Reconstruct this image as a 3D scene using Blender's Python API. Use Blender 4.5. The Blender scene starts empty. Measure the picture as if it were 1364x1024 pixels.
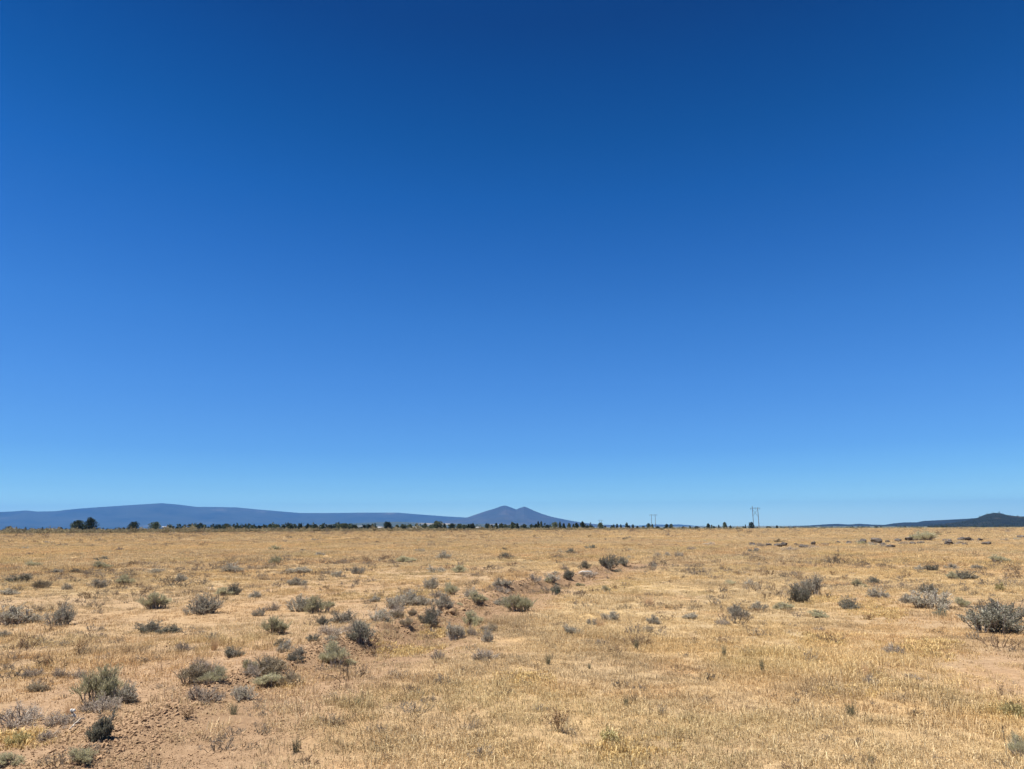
import bpy, math, random
import numpy as np
from mathutils import Matrix, Vector

rng = np.random.default_rng(11)
random.seed(11)
scn = bpy.context.scene
COL = scn.collection
rad = math.radians

# ------------------------------------------------------------------ helpers
def mesh_np(name, V, F, mats=(), fm=None, attrs=None, smooth=False):
    """V (n,3); F (m,k); one mesh datablock built with foreach_set"""
    V = np.ascontiguousarray(V, dtype=np.float32)
    F = np.ascontiguousarray(F, dtype=np.int32)
    me = bpy.data.meshes.new(name)
    me.vertices.add(len(V)); me.vertices.foreach_set('co', V.ravel())
    k = F.shape[1]
    me.loops.add(F.size); me.loops.foreach_set('vertex_index', F.ravel())
    me.polygons.add(len(F))
    me.polygons.foreach_set('loop_start', np.arange(0, F.size, k, dtype=np.int32))
    me.polygons.foreach_set('loop_total', np.full(len(F), k, dtype=np.int32))
    if fm is not None:
        me.polygons.foreach_set('material_index', np.asarray(fm, dtype=np.int32))
    me.polygons.foreach_set('use_smooth', np.full(len(F), smooth, dtype=bool))
    for an, av in (attrs or {}).items():
        av = np.asarray(av, dtype=np.float32)
        if av.ndim == 1:
            a = me.attributes.new(an, 'FLOAT', 'POINT'); a.data.foreach_set('value', av)
        else:
            a = me.attributes.new(an, 'FLOAT_VECTOR', 'POINT'); a.data.foreach_set('vector', np.ascontiguousarray(av).ravel())
    for m in mats: me.materials.append(m)
    me.update(calc_edges=True)
    return me

def link(name, data, parent=None, loc=(0, 0, 0), rz=0.0, scale=(1, 1, 1)):
    o = bpy.data.objects.new(name, data); COL.objects.link(o)
    o.location = loc; o.rotation_euler = (0, 0, rz); o.scale = scale
    if parent: o.parent = parent
    return o

def tag(o, label=None, cat=None, group=None, kind=None):
    if label: o['label'] = label
    if cat: o['category'] = cat
    if group: o['group'] = group
    if kind: o['kind'] = kind
    return o

def smooth01(x): x = np.clip(x, 0, 1); return x * x * (3 - 2 * x)

_perm = {}
def vnoise(x, y, seed=0):
    if seed not in _perm: _perm[seed] = np.random.default_rng(seed + 900).random((256, 256))
    g = _perm[seed]
    xi = np.floor(x).astype(np.int64); yi = np.floor(y).astype(np.int64)
    fx = smooth01(x - xi); fy = smooth01(y - yi)
    a = g[xi & 255, yi & 255]; b = g[(xi + 1) & 255, yi & 255]
    c = g[xi & 255, (yi + 1) & 255]; d = g[(xi + 1) & 255, (yi + 1) & 255]
    return (a * (1 - fx) + b * fx) * (1 - fy) + (c * (1 - fx) + d * fx) * fy
def fbm(x, y, wl, seed=0, octv=4, gain=.5):
    x = np.asarray(x, float) / wl; y = np.asarray(y, float) / wl
    s = 0; a = 1; t = 0
    for k in range(octv):
        s = s + a * vnoise(x + 17.3 * k, y - 9.1 * k, seed + k); t += a
        a *= gain; x = x * 2.03; y = y * 2.03
    return s / t            # 0..1, mean .5

# ------------------------------------------------------------------ camera
EYE = 1.65
F0 = 945.0
PITCH = math.atan((701 - 512) / F0); ROLL = rad(.30)
fw = Vector((0, math.cos(PITCH), math.sin(PITCH)))
up0 = Vector((0, -math.sin(PITCH), math.cos(PITCH))); rt0 = Vector((1, 0, 0))
rt = rt0 * math.cos(ROLL) - up0 * math.sin(ROLL)
up = up0 * math.cos(ROLL) + rt0 * math.sin(ROLL)
cam = bpy.data.cameras.new('camera'); camo = bpy.data.objects.new('camera', cam); COL.objects.link(camo)
cam.lens = F0 / 1364 * 36; cam.sensor_width = 36; cam.clip_start = .05; cam.clip_end = 120000
M = Matrix.Identity(4)
for i in range(3):
    M[i][0] = rt[i]; M[i][1] = up[i]; M[i][2] = -fw[i]
M[2][3] = EYE
camo.matrix_world = M
scn.camera = camo

def ray(px, py):
    return fw + rt * ((px - 682) / F0) + up * ((512 - py) / F0)
def flat(px, py):
    d = ray(px, py); t = -EYE / d.z
    return d.x * t, d.y * t

# ------------------------------------------------------------------ ground shape
def seg_dist(x, y, pts):
    best = np.full(np.shape(x), 1e9); side = np.zeros(np.shape(x))
    for (ax, ay), (bx, by) in zip(pts[:-1], pts[1:]):
        vx, vy = bx - ax, by - ay; L = vx * vx + vy * vy + 1e-9
        t = np.clip(((x - ax) * vx + (y - ay) * vy) / L, 0, 1)
        dx, dy = x - ax - t * vx, y - ay - t * vy
        d = np.sqrt(dx * dx + dy * dy)
        s = np.sign(vx * (y - ay) - vy * (x - ax))
        m = d < best
        best = np.where(m, d, best); side = np.where(m, s, side)
    return best, side
def inside(x, y, poly):
    c = np.zeros(np.shape(x), bool); n = len(poly)
    for i in range(n):
        (ax, ay), (bx, by) = poly[i], poly[(i + 1) % n]
        if ay == by: continue
        cond = ((ay > y) != (by > y)) & (x < (bx - ax) * (y - ay) / (by - ay) + ax)
        c ^= cond
    return c
SOILS = [
    ([(-120, 1000), (-60, 1150), (130, 1100), (270, 1010), (345, 945), (440, 893), (530, 848), (640, 800), (760, 768),
      (690, 768), (610, 792), (520, 826), (440, 846), (330, 862), (215, 880), (110, 893), (30, 915)], 1.0),
    ([(-200, 890), (60, 872), (200, 862), (340, 848), (360, 930), (260, 1010), (130, 1120), (-200, 1150)], .62),
    ([(320, 862), (350, 832), (440, 818), (520, 806), (580, 792), (650, 776), (700, 774), (640, 806), (560, 852), (470, 892), (360, 918)], .72),
    ([(1275, 868), (1420, 850), (1430, 940), (1300, 922)], .75),
    ([(1190, 815), (1430, 795), (1430, 965), (1230, 930)], .45),
    ([(1080, 782), (1260, 768), (1270, 850), (1110, 852)], .32),
    ([(640, 782), (700, 760), (830, 748), (790, 770), (700, 792)], .6),
    ([(-250, 860), (0, 792), (300, 780), (560, 752), (700, 752), (600, 815), (360, 880), (0, 900)], .48),
]
SOILP = [([flat(*p) for p in poly], w) for poly, w in SOILS]
FURROW = [flat(*p) for p in [(110, 1090), (250, 985), (380, 912), (470, 880), (560, 845), (640, 808), (720, 780), (790, 764), (850, 751)]]

STONES = [flat(*p) for p in [(985, 729), (1060, 728.5), (1150, 725), (1225, 722), (1300, 723), (1370, 719)]]

def soil(x, y):
    x = np.asarray(x, float); y = np.asarray(y, float)
    out = np.zeros(x.shape); r = np.hypot(x, y)
    m = (r < 45)
    xs, ys = x[m], y[m]
    o = np.zeros(xs.shape)
    wob = (fbm(xs, ys, 1.1, 40) - .5)
    for poly, w in SOILP:
        d, _ = seg_dist(xs, ys, poly + [poly[0]])
        sd = np.where(inside(xs, ys, poly), d, -d)
        soft = .12 + .02 * np.hypot(xs, ys)
        o = np.maximum(o, w * smooth01((sd + wob * 2.6 * soft * 2) / soft * .5 + .5))
    df, _ = seg_dist(xs, ys, FURROW)
    o = np.maximum(o, 1.0 * np.exp(-(df / (.75 + 1.1 * fbm(xs, ys, 1.7, 43, 3))) ** 4))
    out[m] = o
    return out

def height(x, y):
    x = np.asarray(x, float); y = np.asarray(y, float)
    r = np.hypot(x, y)
    near = np.exp(-(r / 45) ** 2)
    z = .07 * (fbm(x, y, 2.2, 3) - .5) * near + .22 * (fbm(x, y, 24, 7, 3) - .5) * smooth01(r / 25) * (1 - .6 * smooth01(r / 120))
    z = z + .025 * (fbm(x, y, .45, 15, 3) - .5) * np.exp(-(r / 16) ** 2)
    d, s = seg_dist(x, y, FURROW)
    so = soil(x, y)
    z = z + so * (.05 * (fbm(x, y, .55, 25, 3) - .5) + .035 * (fbm(x, y, .16, 28, 3) - .5)) * np.exp(-(r / 25) ** 2)
    z = z - .09 * (.3 + .7 * smooth01((r - 7) / 5)) * np.exp(-(d / .45) ** 2) * np.exp(-(r / 60) ** 4)
    bank = np.where(s > 0, d, 99)
    z = z + .17 * np.exp(-((bank - .62) / .26) ** 2) * np.clip(2.6 * fbm(x, y, .6, 21, 3) - .55, .1, 1.3) * (.38 + .62 * smooth01((r - 8.5) / 4)) * np.exp(-(r / 60) ** 4)
    far = smooth01((r - 330) / 500)
    z = z - 3.0 * far - 5 * smooth01((r - 800) / 3000) + far * 2.0 * (fbm(x, y, 260, 5, 3) - .5)
    return z

GRID = {}
def hgt(x, y):
    """height of the ground sheet itself, read off its own grid"""
    if 'Z' not in GRID: return float(height(np.array([x]), np.array([y]))[0])
    r = min(max(math.hypot(x, y), GRID['r'][0]), GRID['r'][-1] * .999); a = math.degrees(math.atan2(x, y))
    i = int(np.searchsorted(GRID['r'], r, 'right')) - 1; u = (r - GRID['r'][i]) / (GRID['r'][i + 1] - GRID['r'][i])
    f = min(max((a + 50) / 100 * (GRID['n'] - 1), 0), GRID['n'] - 1.001); j = int(f); v = f - j; Z = GRID['Z']
    return float((Z[i, j] * (1 - v) + Z[i, j + 1] * v) * (1 - u) + (Z[i + 1, j] * (1 - v) + Z[i + 1, j + 1] * v) * u)
def at(px, py):
    """the point of the ground that lies along a sight line"""
    d = ray(px, py); t = -EYE / d.z
    for _ in range(25):
        h = hgt(d.x * t, d.y * t); tn = (h - EYE) / d.z
        t = .6 * t + .4 * tn
    x, y = d.x * t, d.y * t
    return x, y, hgt(x, y), t            # t is the depth along the optical axis
def at_dist(px, dist):
    d = ray(px, 701); a = math.atan2(d.x, d.y)
    x, y = dist * math.sin(a), dist * math.cos(a)
    return x, y, hgt(x, y), dist * math.cos(a) * math.cos(PITCH)

# ------------------------------------------------------------------ materials
def nodes(name):
    m = bpy.data.materials.new(name); m.use_nodes = True
    nt = m.node_tree; nt.nodes.clear()
    return m, nt
def N(nt, t, **kw):
    n = nt.nodes.new(t)
    for k, v in kw.items():
        if k in n.inputs.keys() if isinstance(k, str) else False: n.inputs[k].default_value = v
        else: setattr(n, k, v)
    return n
def ramp(nt, stops, interp='LINEAR'):
    r = nt.nodes.new('ShaderNodeValToRGB'); e = r.color_ramp.elements; r.color_ramp.interpolation = interp
    while len(e) < len(stops): e.new(.5)
    for el, (p, c) in zip(e, stops): el.position = p; el.color = (*c, 1)
    return r
def noise(nt, vec, scale, detail=4, rough=.55):
    n = nt.nodes.new('ShaderNodeTexNoise'); n.inputs['Scale'].default_value = scale
    n.inputs['Detail'].default_value = detail; n.inputs['Roughness'].default_value = rough
    if vec is not None: nt.links.new(vec, n.inputs['Vector'])
    return n
def mixc(nt, f, a, b, mode='MIX'):
    n = nt.nodes.new('ShaderNodeMix'); n.data_type = 'RGBA'; n.blend_type = mode
    for sock, v in ((n.inputs['Factor'], f), (n.inputs['A'], a), (n.inputs['B'], b)):
        pass
    ins = [n.inputs[0], n.inputs[6], n.inputs[7]]
    for s, v in zip(ins, (f, a, b)):
        if hasattr(v, 'is_output'): nt.links.new(v, s)
        elif isinstance(v, (int, float)): s.default_value = v
        else: s.default_value = (*v, 1)
    return n.outputs[2]
def math_(nt, op, a, b=0.0, clamp=False):
    n = nt.nodes.new('ShaderNodeMath'); n.operation = op; n.use_clamp = clamp
    for s, v in zip(n.inputs, (a, b)):
        if hasattr(v, 'is_output'): nt.links.new(v, s)
        else: s.default_value = v
    return n.outputs[0]
def bsdf_out(nt, col, rough=.9, trans=0.0, spec=.2, normal=None):
    out = nt.nodes.new('ShaderNodeOutputMaterial')
    p = nt.nodes.new('ShaderNodeBsdfPrincipled')
    p.inputs['Roughness'].default_value = rough
    p.inputs['Specular IOR Level'].default_value = spec
    if hasattr(col, 'is_output'): nt.links.new(col, p.inputs['Base Color'])
    else: p.inputs['Base Color'].default_value = (*col, 1)
    if normal is not None: nt.links.new(normal, p.inputs['Normal'])
    sh = p.outputs[0]
    if trans > 0:
        t = nt.nodes.new('ShaderNodeBsdfTranslucent')
        if hasattr(col, 'is_output'): nt.links.new(col, t.inputs['Color'])
        else: t.inputs['Color'].default_value = (*col, 1)
        mx = nt.nodes.new('ShaderNodeMixShader'); mx.inputs[0].default_value = trans
        nt.links.new(sh, mx.inputs[1]); nt.links.new(t.outputs[0], mx.inputs[2]); sh = mx.outputs[0]
    nt.links.new(sh, out.inputs['Surface'])
    return p
def attr(nt, name, typ='GEOMETRY'):
    n = nt.nodes.new('ShaderNodeAttribute'); n.attribute_name = name; n.attribute_type = typ
    return n

def leaf_mat(name, stops, trans=.3, rough=.85, objvar=.25):
    """per-leaf value 'rnd' picks the hue; every plant differs a little"""
    m, nt = nodes(name)
    r = ramp(nt, stops); a = attr(nt, 'rnd')
    oi = nt.nodes.new('ShaderNodeObjectInfo')
    nt.links.new(math_(nt, 'ADD', a.outputs['Fac'], math_(nt, 'MULTIPLY', math_(nt, 'SUBTRACT', oi.outputs['Random'], .5), objvar * 1.2), True), r.inputs[0])
    hsv = nt.nodes.new('ShaderNodeHueSaturation')
    nt.links.new(r.outputs[0], hsv.inputs['Color'])
    nt.links.new(math_(nt, 'ADD', math_(nt, 'MULTIPLY', oi.outputs['Random'], objvar), 1 - objvar / 2), hsv.inputs['Value'])
    bsdf_out(nt, hsv.outputs[0], rough, trans)
    return m
def inst_mat(name, stops, trans=.35, rough=.8):
    m, nt = nodes(name)
    r = ramp(nt, stops); a = attr(nt, 'rnd'); nt.links.new(a.outputs['Fac'], r.inputs[0])
    t = attr(nt, 'tint', 'INSTANCER')
    bsdf_out(nt, mixc(nt, 1.0, r.outputs[0], t.outputs['Vector'], 'MULTIPLY'), rough, trans)
    return m

M_grass = inst_mat('dry_straw', [(0, (.26, .184, .098)), (.3, (.49, .358, .190)), (.7, (.63, .475, .262)), (1, (.80, .65, .40))], .35)
M_clod = inst_mat('soil_clod', [(0, (.205, .133, .077)), (1, (.33, .218, .13))], 0, .95)
M_twig = leaf_mat('grey_bark', [(0, (.11, .087, .07)), (.6, (.24, .20, .16)), (1, (.40, .34, .28))], 0, .9)
M_dtwig = leaf_mat('dark_bark', [(0, (.075, .06, .05)), (.6, (.16, .135, .11)), (1, (.28, .245, .21))], 0, .9)
M_sage = leaf_mat('sage_leaves', [(0, (.20, .178, .135)), (.5, (.37, .338, .255)), (.85, (.49, .45, .345)), (1, (.60, .55, .44))], .42)
M_dark = leaf_mat('dark_leaves', [(0, (.10, .094, .068)), (.6, (.19, .183, .133)), (.9, (.28, .265, .195)), (1, (.44, .41, .31))], .38)
M_pale = leaf_mat('pale_green_leaves', [(0, (.25, .22, .125)), (.5, (.42, .385, .235)), (1, (.58, .535, .35))], .45)
M_deadl = leaf_mat('dead_brush', [(0, (.20, .155, .115)), (.5, (.39, .32, .24)), (1, (.57, .48, .37))], .4)
M_tan = leaf_mat('tan_brush', [(0, (.15, .115, .07)), (.5, (.30, .235, .145)), (1, (.48, .40, .27))])
M_orange = leaf_mat('orange_straw', [(0, (.38, .24, .12)), (.5, (.56, .37, .20)), (1, (.68, .50, .30))], .4)
M_green = leaf_mat('green_blades', [(0, (.06, .064, .04)), (.5, (.125, .125, .075)), (1, (.28, .25, .15))])
M_weed = leaf_mat('brown_weed', [(0, (.12, .07, .035)), (.6, (.25, .155, .08)), (1, (.40, .28, .15))])
M_yel = leaf_mat('yellow_leaves', [(0, (.30, .24, .10)), (.6, (.47, .39, .18)), (1, (.62, .54, .29))])
M_teal = leaf_mat('blue_green_leaves', [(0, (.075, .092, .068)), (.6, (.155, .18, .13)), (1, (.29, .31, .23))])
M_needle = leaf_mat('juniper_foliage', [(0, (.024, .034, .019)), (.5, (.052, .066, .034)), (1, (.125, .135, .072))], .15, .9, .6)
M_bark = leaf_mat('juniper_bark', [(0, (.07, .05, .04)), (1, (.16, .12, .09))], 0)

def rock_material(name, c0, c1, c2, sc):
    m, nt = nodes(name)
    tc = nt.nodes.new('ShaderNodeTexCoord')
    n1 = noise(nt, tc.outputs['Object'], sc, 6); n2 = noise(nt, tc.outputs['Object'], sc * 5, 5)
    r = ramp(nt, [(.3, c0), (.55, c1), (.75, c2)]); nt.links.new(n1.outputs[0], r.inputs[0])
    b = nt.nodes.new('ShaderNodeBump'); b.inputs['Strength'].default_value = .7; b.inputs['Distance'].default_value = .05
    nt.links.new(n2.outputs[0], b.inputs['Height'])
    bsdf_out(nt, r.outputs[0], .95, 0, .15, b.outputs[0])
    return m
M_rock = rock_material('basalt', (.046, .039, .034), (.085, .072, .061), (.175, .15, .128), 2.2)
M_wood = rock_material('bleached_wood', (.45, .42, .37), (.62, .59, .53), (.72, .70, .64), 6)
M_stick = rock_material('dry_stick', (.30, .24, .18), (.42, .35, .27), (.52, .45, .36), 6)
M_oldwood = rock_material('dark_wood', (.05, .043, .036), (.09, .078, .066), (.15, .13, .11), 5)
M_pole = rock_material('weathered_pole', (.10, .085, .075), (.15, .13, .115), (.2, .18, .16), .8)
M_white = rock_material('white_siding', (.28, .28, .28), (.33, .33, .33), (.36, .36, .36), .3)
M_roof = rock_material('grey_roof', (.20, .20, .21), (.24, .24, .25), (.27, .27, .28), .3)
M_glass = rock_material('window_dark', (.03, .035, .045), (.04, .05, .06), (.05, .06, .07), .5)

# ground
def ground_material():
    m, nt = nodes('ground')
    tc = nt.nodes.new('ShaderNodeTexCoord'); P = tc.outputs['Object']
    s = attr(nt, 'soil').outputs['Fac']; far = attr(nt, 'far').outputs['Fac']
    # thatch between the tufts
    n_f = noise(nt, P, 38, 6, .7); n_m = noise(nt, P, 5.5, 5); n_l = noise(nt, P, .42, 5, .6); n_xl = noise(nt, P, .05, 4)
    th = ramp(nt, [(.3, (.125, .088, .050)), (.43, (.26, .187, .107)), (.55, (.355, .262, .150)), (.7, (.50, .385, .23))])
    mix1 = math_(nt, 'ADD', math_(nt, 'MULTIPLY', n_f.outputs[0], .5), math_(nt, 'MULTIPLY', n_m.outputs[0], .5))
    nt.links.new(mix1, th.inputs[0])
    tone = ramp(nt, [(.3, (.98, .84, .72)), (.45, (.95, .95, .95)), (.6, (1.06, 1.0, .88)), (.75, (.85, .86, .82))])
    nt.links.new(n_l.outputs[0], tone.inputs[0])
    c = mixc(nt, 1.0, th.outputs[0], tone.outputs[0], 'MULTIPLY')
    tone2 = ramp(nt, [(.35, (1.0, .90, .82)), (.5, (1, 1, 1)), (.65, (1.08, 1.04, .86))])
    nt.links.new(n_xl.outputs[0], tone2.inputs[0])
    c = mixc(nt, 1.0, c, tone2.outputs[0], 'MULTIPLY')
    # bare soil
    so = ramp(nt, [(.25, (.185, .120, .069)), (.5, (.275, .181, .107)), (.75, (.36, .247, .15))])
    n_s = noise(nt, P, 9, 7, .65)
    nt.links.new(n_s.outputs[0], so.inputs[0])
    dg = attr(nt, 'dug').outputs['Fac']          # freshly turned, darker earth along the furrow
    c = mixc(nt, s, c, mixc(nt, math_(nt, 'MULTIPLY', dg, .75, True), so.outputs[0], (.155, .095, .052)))
    # sage flats and woods beyond the field
    fr = ramp(nt, [(.3, (.05, .062, .04)), (.52, (.085, .095, .06)), (.62, (.24, .21, .13)), (.8, (.36, .31, .2))])
    n_fr = noise(nt, P, .004, 7, .6); nt.links.new(n_fr.outputs[0], fr.inputs[0])
    c = mixc(nt, far, c, fr.outputs[0])
    b = nt.nodes.new('ShaderNodeBump'); b.inputs['Strength'].default_value = .8; b.inputs['Distance'].default_value = .03
    n_b = noise(nt, P, 22, 7, .65)
    nt.links.new(n_b.outputs[0], b.inputs['Height'])
    bsdf_out(nt, c, .95, 0, .1, b.outputs[0])
    return m

def build_ground():
    azf = np.radians(np.linspace(-50, 50, 760)); azr = np.radians(np.linspace(50, 310, 106))[1:-1]
    az = np.concatenate([azf, azr]); na = len(az)
    r1 = np.concatenate([np.geomspace(.5, 3.5, 24)[:-1], np.geomspace(3.5, 24, 330)[:-1], np.geomspace(24, 420, 190)]); r2 = np.geomspace(420, 22700, 60)[1:]
    r = np.concatenate([r1, r2]); nr = len(r)
    A, R = np.meshgrid(az, r)
    X = (R * np.sin(A)).ravel(); Y = (R * np.cos(A)).ravel()
    Z = height(X, Y)
    GRID.update(Z=Z.reshape(nr, na), r=r, n=760)
    i = np.arange(nr - 1)[:, None] * na; j = np.arange(na)[None, :]; jn = (j + 1) % na
    Fq = np.stack([i + j, i + na + j, i + na + jn, i + jn], -1).reshape(-1, 4)[:, ::-1]
    # close the middle
    V = np.column_stack([X, Y, Z]); c = len(V)
    V = np.vstack([V, [[0, 0, hgt(0, 0)]]])
    jj = np.arange(na); cap = np.column_stack([np.full(na, c), jj, (jj + 1) % na, np.full(na, c)])
    so = np.append(soil(X, Y), 0); Rr = np.append(R.ravel(), 0)
    fa = smooth01((Rr - 330 + 60 * (fbm(V[:, 0], V[:, 1], 60, 77) - .5)) / 60)
    df, ds = seg_dist(V[:, 0], V[:, 1], FURROW)
    dug = np.exp(-(df / 1.0) ** 2) * np.exp(-(Rr / 40) ** 4) * (.45 + .9 * fbm(V[:, 0], V[:, 1], .8, 47, 3)) * (.6 + .4 * smooth01((Rr - 8) / 5))
    me = mesh_np('ground', V, Fq, [ground_material()], attrs={'soil': so, 'far': fa, 'dug': dug}, smooth=True)
    # cap as separate triangles of the same sheet
    import bmesh
    bm = bmesh.new(); bm.from_mesh(me); bm.verts.ensure_lookup_table()
    for a, b_ in zip(jj, (jj + 1) % na):
        f = bm.faces.new((bm.verts[c], bm.verts[b_], bm.verts[a])); f.smooth = True
    bm.normal_update(); bm.to_mesh(me); bm.free()
    tag(link('ground', me), 'flat dry grassland reaching to the horizon', 'ground', kind='structure')
build_ground()

# ------------------------------------------------------------------ blades and instancing
def blades(n, spread, h0, h1, width, lean, seedhead=.3, seed=0, gauss=True):
    g = np.random.default_rng(seed)
    r = spread * np.sqrt(g.random(n)); a = g.random(n) * 2 * np.pi
    bx, by = r * np.cos(a), r * np.sin(a)
    h = h0 + (h1 - h0) * g.random(n) ** 1.5
    la = a + g.normal(0, 1.0, n); l = np.abs(g.normal(0, lean, n)) * h
    w = width * (.6 + .8 * g.random(n)); wa = g.random(n) * np.pi
    wx, wy = np.cos(wa) * w / 2, np.sin(wa) * w / 2
    mx, my, mz = bx + np.cos(la) * l * .35, by + np.sin(la) * l * .35, h * .6
    tx, ty, tz = bx + np.cos(la) * l, by + np.sin(la) * l, h * np.clip(1 - .25 * l / h, .3, 1)
    z0 = np.full(n, -.02)
    V = np.stack([np.stack([bx - wx, by - wy, z0], -1), np.stack([bx + wx, by + wy, z0], -1),
                  np.stack([mx - wx * .8, my - wy * .8, mz], -1), np.stack([mx + wx * .8, my + wy * .8, mz], -1),
                  np.stack([tx, ty, tz], -1)], 1)
    o = np.arange(n)[:, None] * 5
    F = np.concatenate([o + [0, 1, 3], o + [0, 3, 2], o + [2, 3, 4]])
    rnd = np.repeat(g.random(n), 5); V = V.reshape(-1, 3)
    k = int(n * seedhead)
    if k:
        i = g.choice(n, k, replace=False); L = np.minimum(.035, .16 * h1) * (.6 + .8 * g.random(k))
        da = g.random(k) * 2 * np.pi
        p = np.stack([tx[i], ty[i], tz[i]], -1)
        e = p + np.stack([np.cos(da) * L * .6, np.sin(da) * L * .6, -L * .5 + L * g.random(k)], -1)
        q = (p + e) / 2 + np.stack([-np.sin(da) * L * .09, np.cos(da) * L * .09, np.zeros(k)], -1)
        q2 = (p + e) / 2 - np.stack([-np.sin(da) * L * .09, np.cos(da) * L * .09, -L * .1 * np.ones(k)], -1)
        VV = np.stack([p, q, e, q2], 1).reshape(-1, 3); oo = len(V) + np.arange(k)[:, None] * 4
        F = np.concatenate([F, oo + [0, 1, 2], oo + [0, 2, 3]])
        V = np.vstack([V, VV]); rnd = np.concatenate([rnd, np.repeat(.55 + .45 * g.random(k), 4)])
    return V, F, rnd

def proto_collection(name, meshes):
    c = bpy.data.collections.new(name)
    for i, me in enumerate(meshes):
        o = bpy.data.objects.new('%s_%02d' % (name, i), me); c.objects.link(o)
    return c

def scatter(name, coll, P, rot, scale, idx, tint, label, cat):
    me = bpy.data.meshes.new(name)
    me.vertices.add(len(P)); me.vertices.foreach_set('co', np.ascontiguousarray(P, np.float32).ravel())
    for an, v in (('rot', rot), ('tint', tint), ('scl', scale)):
        a = me.attributes.new(an, 'FLOAT_VECTOR', 'POINT'); a.data.foreach_set('vector', np.ascontiguousarray(v, np.float32).ravel())
    a = me.attributes.new('idx', 'INT', 'POINT'); a.data.foreach_set('value', np.ascontiguousarray(idx, np.int32))
    o = link(name, me)
    ng = bpy.data.node_groups.new(name + '_scatter', 'GeometryNodeTree')
    ng.interface.new_socket('Geometry', in_out='INPUT', socket_type='NodeSocketGeometry')
    ng.interface.new_socket('Geometry', in_out='OUTPUT', socket_type='NodeSocketGeometry')
    nn, L = ng.nodes, ng.links
    gi, go = nn.new('NodeGroupInput'), nn.new('NodeGroupOutput')
    ci = nn.new('GeometryNodeCollectionInfo'); ci.inputs['Collection'].default_value = coll
    ci.inputs['Separate Children'].default_value = True; ci.inputs['Reset Children'].default_value = True
    ip = nn.new('GeometryNodeInstanceOnPoints'); ip.inputs['Pick Instance'].default_value = True
    def na(n, t):
        x = nn.new('GeometryNodeInputNamedAttribute'); x.data_type = t; x.inputs['Name'].default_value = n; return x.outputs['Attribute']
    e2r = nn.new('FunctionNodeEulerToRotation')
    L.new(gi.outputs[0], ip.inputs['Points']); L.new(ci.outputs[0], ip.inputs['Instance'])
    L.new(na('idx', 'INT'), ip.inputs['Instance Index'])
    L.new(na('rot', 'FLOAT_VECTOR'), e2r.inputs[0]); L.new(e2r.outputs[0], ip.inputs['Rotation'])
    L.new(na('scl', 'FLOAT_VECTOR'), ip.inputs['Scale']); L.new(ip.outputs[0], go.inputs[0])
    md = o.modifiers.new('scatter', 'NODES'); md.node_group = ng
    return tag(o, label, cat, kind='stuff')

def polar(n, r0, r1, half=49):
    r = np.sqrt(r0 * r0 + (r1 * r1 - r0 * r0) * rng.random(n)); a = np.radians((rng.random(n) * 2 - 1) * half)
    return r * np.sin(a), r * np.cos(a)

# ---- dry grass
gm = []
for k in range(8):
    gm.append(mesh_np('tuft', *blades(70, .13, .010, .045, .0040, 1.4, .25, 100 + k)[:2], [M_grass],
                      attrs={'rnd': blades(70, .13, .010, .045, .0040, 1.4, .25, 100 + k)[2]}))
for k in range(4):          # taller, finer bunches
    b = blades(60, .09, .03, .12, .0034, .75, .4, 140 + k); gm.append(mesh_np('tall_tuft', b[0], b[1], [M_grass], attrs={'rnd': b[2]}))
for k in range(5):          # patches for the middle distance
    b = blades(190, .42, .02, .085, .010, 1.1, .3, 160 + k); gm.append(mesh_np('patch', b[0], b[1], [M_grass], attrs={'rnd': b[2]}))
for k in range(4):          # broad patches far out
    b = blades(240, 1.6, .03, .11, .028, 1.0, .2, 180 + k); gm.append(mesh_np('wide_patch', b[0], b[1], [M_grass], attrs={'rnd': b[2]}))
gcol = proto_collection('grass_tufts', gm)

def tints(x, y, n):
    """real colour patches of the dry field"""
    r = np.hypot(x, y)
    a = fbm(x, y, 1.3, 31); b = fbm(x, y, 7, 33); c = fbm(x, y, 30, 35); d = fbm(x, y, 2.6, 37)
    gold = np.array([1.05, 1.0, .88]); straw = np.array([1., 1., 1.]); orange = np.array([1.0, .88, .80]); grey = np.array([.68, .67, .70]); olive = np.array([.72, .78, .55])
    t = straw + (gold - straw) * smooth01((b - .42) / .2)[:, None]
    t = t + (orange - t) * (smooth01((d - .53) / .16) * .75)[:, None]
    t = t + (grey - t) * (smooth01((a - .55) / .12) * .6)[:, None]
    t = t + (olive - t) * (smooth01((fbm(x, y, 3.7, 39) - .58) / .12) * .28)[:, None]
    t = t * (1 + .16 * (c - .5))[:, None] * (.84 + .32 * rng.random(n))[:, None]
    return t

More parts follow.
